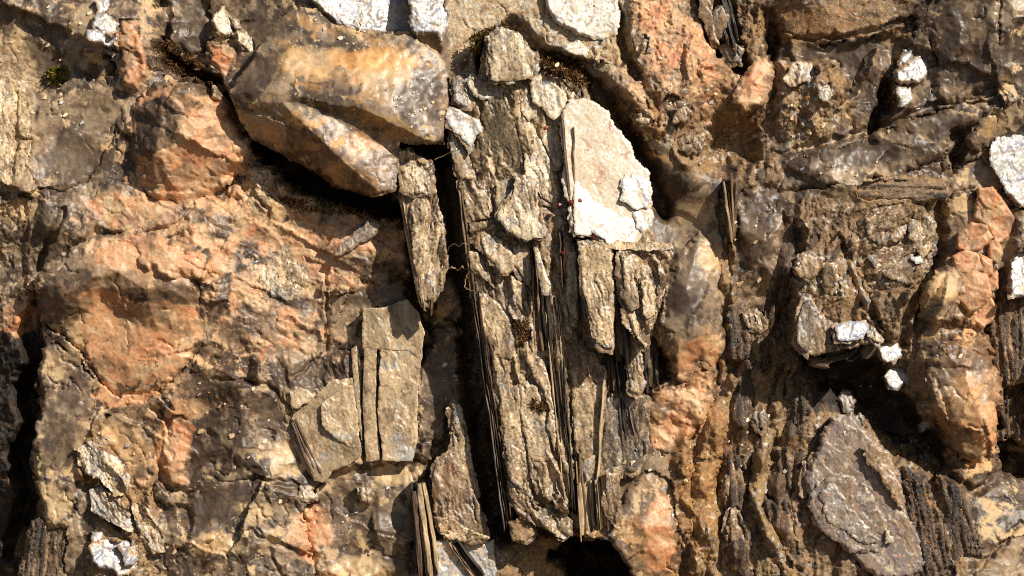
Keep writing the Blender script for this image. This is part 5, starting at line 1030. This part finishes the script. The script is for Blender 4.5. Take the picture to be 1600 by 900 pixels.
e = empty('mica_layers', 'pale thinly layered mica seam above the round rosette', 'mica')
relief('body', [(1330,296),(1345,284),(1400,278),(1450,280),(1480,288),(1474,312),(1440,318),(1390,312),(1350,316)], ('ribs', dict(ang=92, light=0.8)), 540, e, lift=1, rel='ribs', amt=0.6, relkw=dict(ang=92), edge=(8, 8), rough_edge=4, mat='schist')

# ---------------- long folded bands of the right third
def band(name, label, cat, path, w, lift, spec, seed, amt=0.8, parent=None, **kw):
    P = np.array(path, float); n = len(P); L = []; R = []; pts = []
    for i in range(n):
        d = P[min(i + 1, n - 1)] - P[max(i - 1, 0)]; d /= np.linalg.norm(d); nrm = np.array((d[1], -d[0]))
        wi = (w[i] if isinstance(w, (list, tuple)) else w) * (0.55 if i in (0, n - 1) else 1)
        L.append(tuple(P[i] + nrm * wi)); R.append(tuple(P[i] - nrm * wi))
        b = float(np.median(sample_h(P[i, 0] + np.array([-1, 0, 1]) * wi, np.full(3, P[i, 1]))))
        pts += [(P[i, 0], P[i, 1], b + lift * 1.5)] + [(q[0], q[1], b + lift * 0.1 - 2) for q in (L[-1], R[-1])]
    return relief(name, L + R[::-1], spec, seed, parent, label, cat, pts=pts, amt=amt, rough_edge=kw.pop('rough_edge', 6), edge=kw.pop('edge', (6, 4)), blend=10, merge=0.6, **kw)
band('rock_band', 'golden schist ridge running down right of the peach feldspar', 'rock band', [(1150,590),(1118,670),(1098,760),(1104,830),(1122,910)], 22, 18, Sc(gold=0.9, dark=0.1, white=0.4), 600)
band('rock_band', 'dark flaky schist band between two golden ridges', 'rock band', [(1172,560),(1156,660),(1146,760),(1152,860),(1168,910)], 22, 14, ('ribs', dict(ang=5, light=0.15)), 601, relkw=dict(ang=5))
band('rock_band', 'narrow golden rib curving down to the bottom edge', 'rock band', [(1236,565),(1214,640),(1190,720),(1182,790),(1205,845),(1242,910)], [10,13,12,12,15,18], 22, Sc(gold=0.9, dark=0.05, white=0.5), 602)
band('rock_band', 'dark brown splintery band left of the big shell', 'rock band', [(1262,590),(1238,680),(1216,760),(1224,830),(1256,890)], 15, 12, ('ribs', dict(ang=6, light=0.2)), 603, relkw=dict(ang=6))
band('rock_band', 'pale glittering schist strip beside the glassy quartz boulder', 'rock band', [(1136,370),(1132,440),(1142,510),(1130,570),(1140,620)], 12, 14, Sc(gold=0.8, dark=0.1, white=0.8), 604)
band('rock_band', 'dark ribbed band between mottled boulder and jutting block', 'rock band', [(1232,330),(1228,420),(1205,500),(1196,580)], 18, 12, ('ribs', dict(ang=8, light=0.25)), 605, relkw=dict(ang=8))
band('rock_band', 'glittering tan schist bank above the slanting groove', 'rock band', [(905,92),(950,112),(990,150),(1020,190)], [14,18,18,12], 14, Sc(gold=0.6, dark=0.05, white=1.0, pale=0.8), 607)
band('rock_band', 'thin bright mica seam running down to the jutting block', 'rock band', [(1312,362),(1330,420),(1352,470),(1378,520)], 7, 12, M(tone='tan_p', brown=0.1, white=0.3), 608, rel='mica')
band('rock_band', 'smoky quartz spur above the long grey bench', 'rock band', [(1310,170),(1340,150),(1362,110),(1372,75)], 14, 16, Qz(dark=0.4, crust=-0.1), 609, amt=0.5)
for i, (x_, y_, rx, ry, a_, lb) in enumerate([(1147,752,13,26,5,'upper brown bark-like plate on the dark flaky band'), (1150,822,17,30,-8,'lower brown bark-like plate on the dark flaky band'), (1188,655,14,14,0,'small grey mica plate left of the golden rib'), (1200,805,12,26,10,'rusty brown plate beside the golden rib'), (1262,745,9,26,12,'thin brown splinter plate at the left edge of the shell'), (1180,500,20,16,30,'grey angular plate right of the pale glittering strip'),
                                              (1262,415,24,22,-20,'folded brown mica plate above the jutting block'), (1295,430,14,20,10,'small brown mica plate right of the folded one')]):
    e = empty('mica_plate', lb, 'mica'); b = float(np.median(sample_h(x_ + np.array([-.5, 0, .5]) * rx, y_ + np.array([-.5, 0, .5]) * ry)))
    sheet(ell(x_, y_, rx, ry, a_, 10, .2, i), b + 14, 620 + i, M(tone='tan_d' if i != 2 else 'grey', brown=0.45, white=-0.1), (-.05, .05), 0.5, parent=e, name='sheet', re=3)

# the face never pokes through a piece that lies on it
cm = CEIL.copy()
for dj in (-1, 0, 1):
    for di in (-1, 0, 1): cm = np.minimum(cm, np.roll(np.roll(CEIL, dj, 0), di, 1))
o_ = len(st); BH[o_:o_ + len(fy), o_:o_ + len(fx)] = np.minimum(BH[o_:o_ + len(fy), o_:o_ + len(fx)], cm)
bm.vertices.foreach_set('co', np.ascontiguousarray(world_co(GX, GY, BH), F).ravel()); bm.update()

# ---------------- red garnets
gar = bpy.data.meshes.new
def crystal_mesh(name, rad, seed, col, mat='garnet', squash=1.0):
    r = random.Random(seed); t = (1 + 5 ** .5) / 2; v = []
    for a in (-1, 1):
        for b in (-t, t): v += [(0, a, b), (a, b, 0), (b, 0, a)]
    from itertools import combinations
    v = np.array(v); v = v / np.linalg.norm(v[0]) * rad * np.array([[1, squash, 1]]) * np.array([[r.uniform(.85, 1.15) for _ in range(3)] for _ in v])
    d = np.linalg.norm(v[:, None] - v[None], axis=2); lim = np.sort(d, 1)[:, 5].max() * 1.12
    import bmesh
    bm_ = bmesh.new(); vs = [bm_.verts.new(p) for p in v]; bmesh.ops.convex_hull(bm_, input=vs)
    bm_.verts.ensure_lookup_table(); bm_.verts.index_update()
    co = np.array([q.co[:] for q in bm_.verts]); tr = np.array([[q.index for q in f.verts] for f in bm_.faces if len(f.verts) == 3]); bm_.free()
    c = np.repeat(col[None, :], len(co), 0) * np.array([[r.uniform(.7, 1.3)] for _ in co])
    return make_mesh(name, co, np.zeros((0, 4), int), c, (np.full(len(co), .28), np.zeros(len(co))), mat, tris=tr, smooth=False)
FRONT = {}
for i, (gx_, gy_, rad, h, lb) in enumerate([(891,318,4.6,60,'dark red garnet at the lower left of the white plate'), (905,315,4,58,'upper bright red garnet on the white plate edge'), (901,326,3.6,58,'lower red garnet on the white plate edge'), (873,322,4.4,52,'orange-brown garnet on the smooth tan facet'), (896,342,4,56,'orange red garnet below the pair on the plate edge'),
                                           (893,350,3.6,56,'small dark red garnet just under the orange red one'), (878,396,3.4,56,'red-brown garnet low on the mica column'), (851,203,3.4,54,'tiny red garnet at the tip of a crack in the mica book'), (912,366,4,60,'dark garnet on the ledge left of the white tongue'), (925,372,4,62,'brown garnet on the ledge under the white tongue')]):
    o = link('garnet', crystal_mesh('garnet', rad / 1000, 700 + i, lin(150, 48, 30) if i % 3 else lin(104, 26, 20)), None, lb, 'garnet', 'red garnets')
    o.location = tuple(world_co(np.float64(gx_), np.float64(gy_), np.float64(h)))
    o.rotation_euler = (i, i * 2, i * 3)
for i, (gx_, gy_, h) in enumerate([(883,303,60), (880,318,58), (884,325,59)]):
    pass

# ---------------- moss, roots, lichen
def tuft(name, label, cat, poly, seed, cols, n=260, h0=4, size=7, up=10, group=None):
    """Clump of short curled leaves and stems."""
    r = np.random.default_rng(seed); P = np.array(poly, float); x0, y0 = P.min(0); x1, y1 = P.max(0)
    px = r.uniform(x0, x1, n * 4); py = r.uniform(y0, y1, n * 4)
    sd = sdpoly(px.astype(F), py.astype(F), poly); k = sd > 0; px, py, sd = px[k][:n], py[k][:n], sd[k][:n]
    n = len(px); h = sample_h(px, py) + h0 + np.minimum(sd, 10) * r.uniform(0, 1, n) * up / 10
    co = []; q = []; c = []
    for i in range(n):
        a = r.uniform(0, 6.283); d = np.array([math.cos(a), math.sin(a) - 0.2, r.uniform(-.2, 1.0)]); L = size * r.uniform(.5, 1.5); d = d / np.linalg.norm(d)
        s = np.cross(d, r.normal(size=3)); s = s / np.linalg.norm(s) * L * r.uniform(.1, .22)
        p = np.array([px[i], py[i], h[i]]); b = len(co); bend = r.normal(size=3) * L * .25
        for t, w in ((0, .6), (.35, 1), (.7, .8), (1, .15)):
            m = p + d * L * t + bend * t * t
            co += [m - s * w, m + s * w]
        for j in range(3): q.append((b + 2 * j, b + 2 * j + 1, b + 2 * j + 3, b + 2 * j + 2))
        cc = cols[r.integers(len(cols))] * r.uniform(.6, 1.4); c += [cc] * 8
    co = np.array(co); me = make_mesh(name, world_co(co[:, 0], co[:, 1], co[:, 2]), np.array(q), np.array(c), (np.full(len(co), .8), np.zeros(len(co))), 'moss')
    return link(name, me, None, label, cat, group)
GREEN = [lin(96, 92, 28), lin(70, 72, 24), lin(120, 104, 40)]; BROWN = [lin(70, 46, 24), lin(98, 66, 34), lin(50, 34, 20), lin(120, 84, 46)]; OLIVE = GREEN + BROWN
tuft('moss_tuft', 'small green moss tuft at the upper left', 'moss', ell(84, 114, 15, 14), 800, GREEN, 260)
tuft('moss_tuft', 'brown rooty moss in the crevice at upper left', 'moss', [(236,66),(260,60),(285,80),(315,100),(300,116),(275,112),(250,96)], 801, BROWN, 1500, 40, 5, 16)
tuft('moss_tuft', 'dark brown moss strip curving above the white plate', 'moss', [(836,85),(852,82),(880,92),(905,100),(925,120),(918,135),(895,128),(862,120),(840,105)], 802, BROWN, 2600, 34, 5, 18)
tuft('moss_tuft', 'olive-brown moss behind the six-sided top sheet', 'moss', [(735,60),(760,48),(785,38),(805,45),(800,55),(765,62),(755,85),(738,85)], 803, OLIVE, 1500, 30, 5, 16)
tuft('moss_tuft', 'olive moss at the tip under the overhanging quartz', 'moss', [(600,216),(640,212),(680,226),(690,240),(650,240),(615,236)], 804, OLIVE, 900, 20, 4.5, 12)
tuft('moss_tuft', 'green moss fringe on the floor of the dark hollow', 'moss', [(425,305),(470,312),(520,318),(580,326),(585,338),(520,332),(460,328)], 805, OLIVE, 320, 3)
tuft('moss_tuft', 'dark brown moss in the middle of the mica book', 'moss', [(800,498),(825,500),(832,525),(825,545),(808,540),(802,520)], 806, BROWN, 900, 42, 4, 8)
tuft('moss_tuft', 'lower brown moss clump on the mica book', 'moss', ell(838, 632, 16, 11), 807, BROWN, 500, 46, 4, 6)
tuft('moss_tuft', 'dark crumbly moss at the foot of the mica book', 'moss', [(845,815),(885,810),(895,832),(885,845),(860,840)], 808, BROWN, 220, 34)
def tube(name, label, cat, pts, rad, seed, col, parent=None, group=None):
    pts = np.array(pts, float); n = len(pts) * 4
    t = np.linspace(0, len(pts) - 1, n); P = np.stack([np.interp(t, np.arange(len(pts)), pts[:, k]) for k in range(3)], 1)
    r = np.random.default_rng(seed); P[1:-1] += r.normal(0, .7, (n - 2, 3)); co = []; q = []
    for i in range(n):
        d = P[min(i + 1, n - 1)] - P[max(i - 1, 0)]; d /= np.linalg.norm(d); s = np.cross(d, (0.3, .2, .9)); s /= np.linalg.norm(s); u = np.cross(d, s)
        for k in range(6):
            a = k * math.pi / 3; co.append(P[i] + (s * math.cos(a) + u * math.sin(a)) * rad * (1 - .6 * i / n))
    for i in range(n - 1):
        for k in range(6): q.append((i * 6 + k, i * 6 + (k + 1) % 6, (i + 1) * 6 + (k + 1) % 6, (i + 1) * 6 + k))
    co = np.array(co); me = make_mesh(name, world_co(co[:, 0], co[:, 1], co[:, 2]), np.array(q), np.repeat(col[None] * 1.0, len(co), 0), (np.full(len(co), .7), np.zeros(len(co))), 'moss')
    return link(name, me, parent, label, cat, group)
RC = lin(190, 160, 120)
tube('rootlet', 'pale curly rootlet crossing the cleft to the mica book', 'root', [(688,428,30),(700,420,10),(708,418,18),(716,424,20),(722,416,30),(726,420,44)], 1.6, 1, RC)
tube('rootlet', 'thin hooked rootlet above the curly one in the cleft', 'root', [(698,398,0),(702,386,12),(710,381,20),(718,386,24),(724,380,36),(734,384,50)], 1.3, 2, RC)
tube('rootlet', 'fine hanging rootlet at the lip of the cleft', 'root', [(734,424,48),(728,436,42),(726,448,40),(732,452,46),(740,454,52)], 0.9, 3, RC)
tube('rootlet', 'long thin rootlet lying across the upper cleft', 'root', [(680,252,50),(695,244,30),(708,238,36),(720,235,44)], 0.9, 4, lin(110, 84, 56))
# lichen: tiny orange crusts, past counting
def lichen():
    r = np.random.default_rng(5); co = []; q = []; c = []
    spots = [(1290,30,110,30,60), (1240,200,50,60,50), (1380,120,80,90,50), (1130,600,60,90,40), (1430,800,60,80,90), (1240,780,60,90,30), (1320,470,60,60,50), (240,560,90,40,30), (1140,60,60,60,40), (1500,240,40,60,20), (1080,780,50,90,30), (480,620,60,50,12), (220,810,60,60,30), (1100,720,40,60,20)]
    for cx, cy, sx, sy, n in spots:
        for _ in range(n):
            x, y = cx + r.normal() * sx * .6, cy + r.normal() * sy * .6
            if not (0 < x < 1600 and 0 < y < 900): continue
            R_ = r.uniform(.8, 2.4); h = None
            hit, loc, nor = TREE(x, y)
            if not hit: continue
            b = len(co); m = 6
            t1 = nor.orthogonal().normalized(); t2 = nor.cross(t1)
            co.append(loc + nor * .0012)
            for k in range(m):
                a = k * 6.283 / m; rr = R_ * r.uniform(.6, 1.2) / 1000
                co.append(loc + t1 * (rr * math.cos(a)) + t2 * (rr * math.sin(a)) - nor * .0003)
            q += [(b, b + 1 + k, b + 1 + (k + 1) % m) for k in range(m)]
            cc = C['ochre'] * r.uniform(.8, 1.5); c += [cc] * (m + 1)
    co = np.array([v[:] for v in co])
    link('lichen', make_mesh('lichen', co, np.zeros((0, 4), int), np.array(c), (np.full(len(co), .8), np.zeros(len(co))), 'moss', tris=np.array(q)), kind='stuff', label='tiny orange lichen crusts dotted over the rock')
bpy.context.view_layer.update()
dg = bpy.context.evaluated_depsgraph_get()
def TREE(x, y):
    hit, loc, nor, _, ob, _ = scene.ray_cast(dg, Vector(((x - 800) / 1000, -1.0, (450 - y) / 1000)), Vector((0, 1, 0)))
    if hit and nor.y > 0: nor = -nor
    return hit, loc, nor
lichen()

# small loose mica flakes stuck on the face: pieces of the rock face
def scatter():
    r = np.random.default_rng(9); rr = random.Random(4)
    spots = [(90,30,70,40,10), (100,70,40,30,6), (560,40,60,20,8), (650,165,45,45,26), (740,90,40,30,12), (900,100,60,30,16), (1010,110,50,60,14), (1080,130,60,50,16), (1250,170,40,40,16), (1420,150,30,30,6), (1300,220,80,60,12), (440,430,30,40,10), (150,740,50,60,14), (350,640,80,60,12), (400,680,60,60,8), (520,800,80,60,14), (1000,720,40,30,10), (1100,760,50,80,14), (1180,650,40,80,14), (1290,440,40,50,12), (1380,560,40,40,8), (1320,700,40,60,6), (1150,420,40,60,12), (700,600,20,80,8), (300,60,60,30,8), (240,870,60,30,8), (70,180,40,60,8), (1480,560,40,60,8)]
    for cx, cy, sx, sy, n in spots:
        for _ in range(n):
            x, y = cx + r.normal() * sx * .6, cy + r.normal() * sy * .6
            if not (5 < x < 1595 and 5 < y < 895): continue
            hit, loc, nor = TREE(x, y)
            if not hit: continue
            R_ = rr.uniform(1.5, 2.2) + 2.8 * rr.random() ** 3; m = 7
            nn = (nor + Vector((rr.uniform(-.1, .6), -.4, rr.uniform(-.1, .6))) * .5).normalized()
            t1 = nn.orthogonal().normalized(); t2 = nn.cross(t1); a0 = rr.uniform(0, 6)
            ring = []
            for k in range(m):
                a = a0 + k * 6.283 / m; q_ = R_ * rr.uniform(.6, 1.25) / 1000
                ring.append(t1 * (q_ * math.cos(a) * 1.3) + t2 * (q_ * math.sin(a) * .8))
            top = [v + nn * .0018 for v in ring]; bot = [v * 1.05 - nn * .0025 for v in ring]
            co = np.array([(nn * .002)[:]] + [v[:] for v in top] + [v[:] for v in bot])
            tr = [(0, 1 + k, 1 + (k + 1) % m) for k in range(m)]; qd = [(1 + k, 1 + m + k, 1 + m + (k + 1) % m, 1 + (k + 1) % m) for k in range(m)]
            c = [C['white'], C['tan_p'], C['tan'], C['tan'], C['grey'], C['crust']][rr.randrange(6)]
            me = make_mesh('mica_flake', co, np.array(qd), np.repeat(c[None], len(co), 0) * np.array([[rr.uniform(.85, 1.0)] for _ in co]), (np.full(len(co), .35), np.full(len(co), .1)), 'white', tris=np.array(tr), smooth=False)
            o = link('mica_flake', me, ROCK); o.location = loc
scatter()
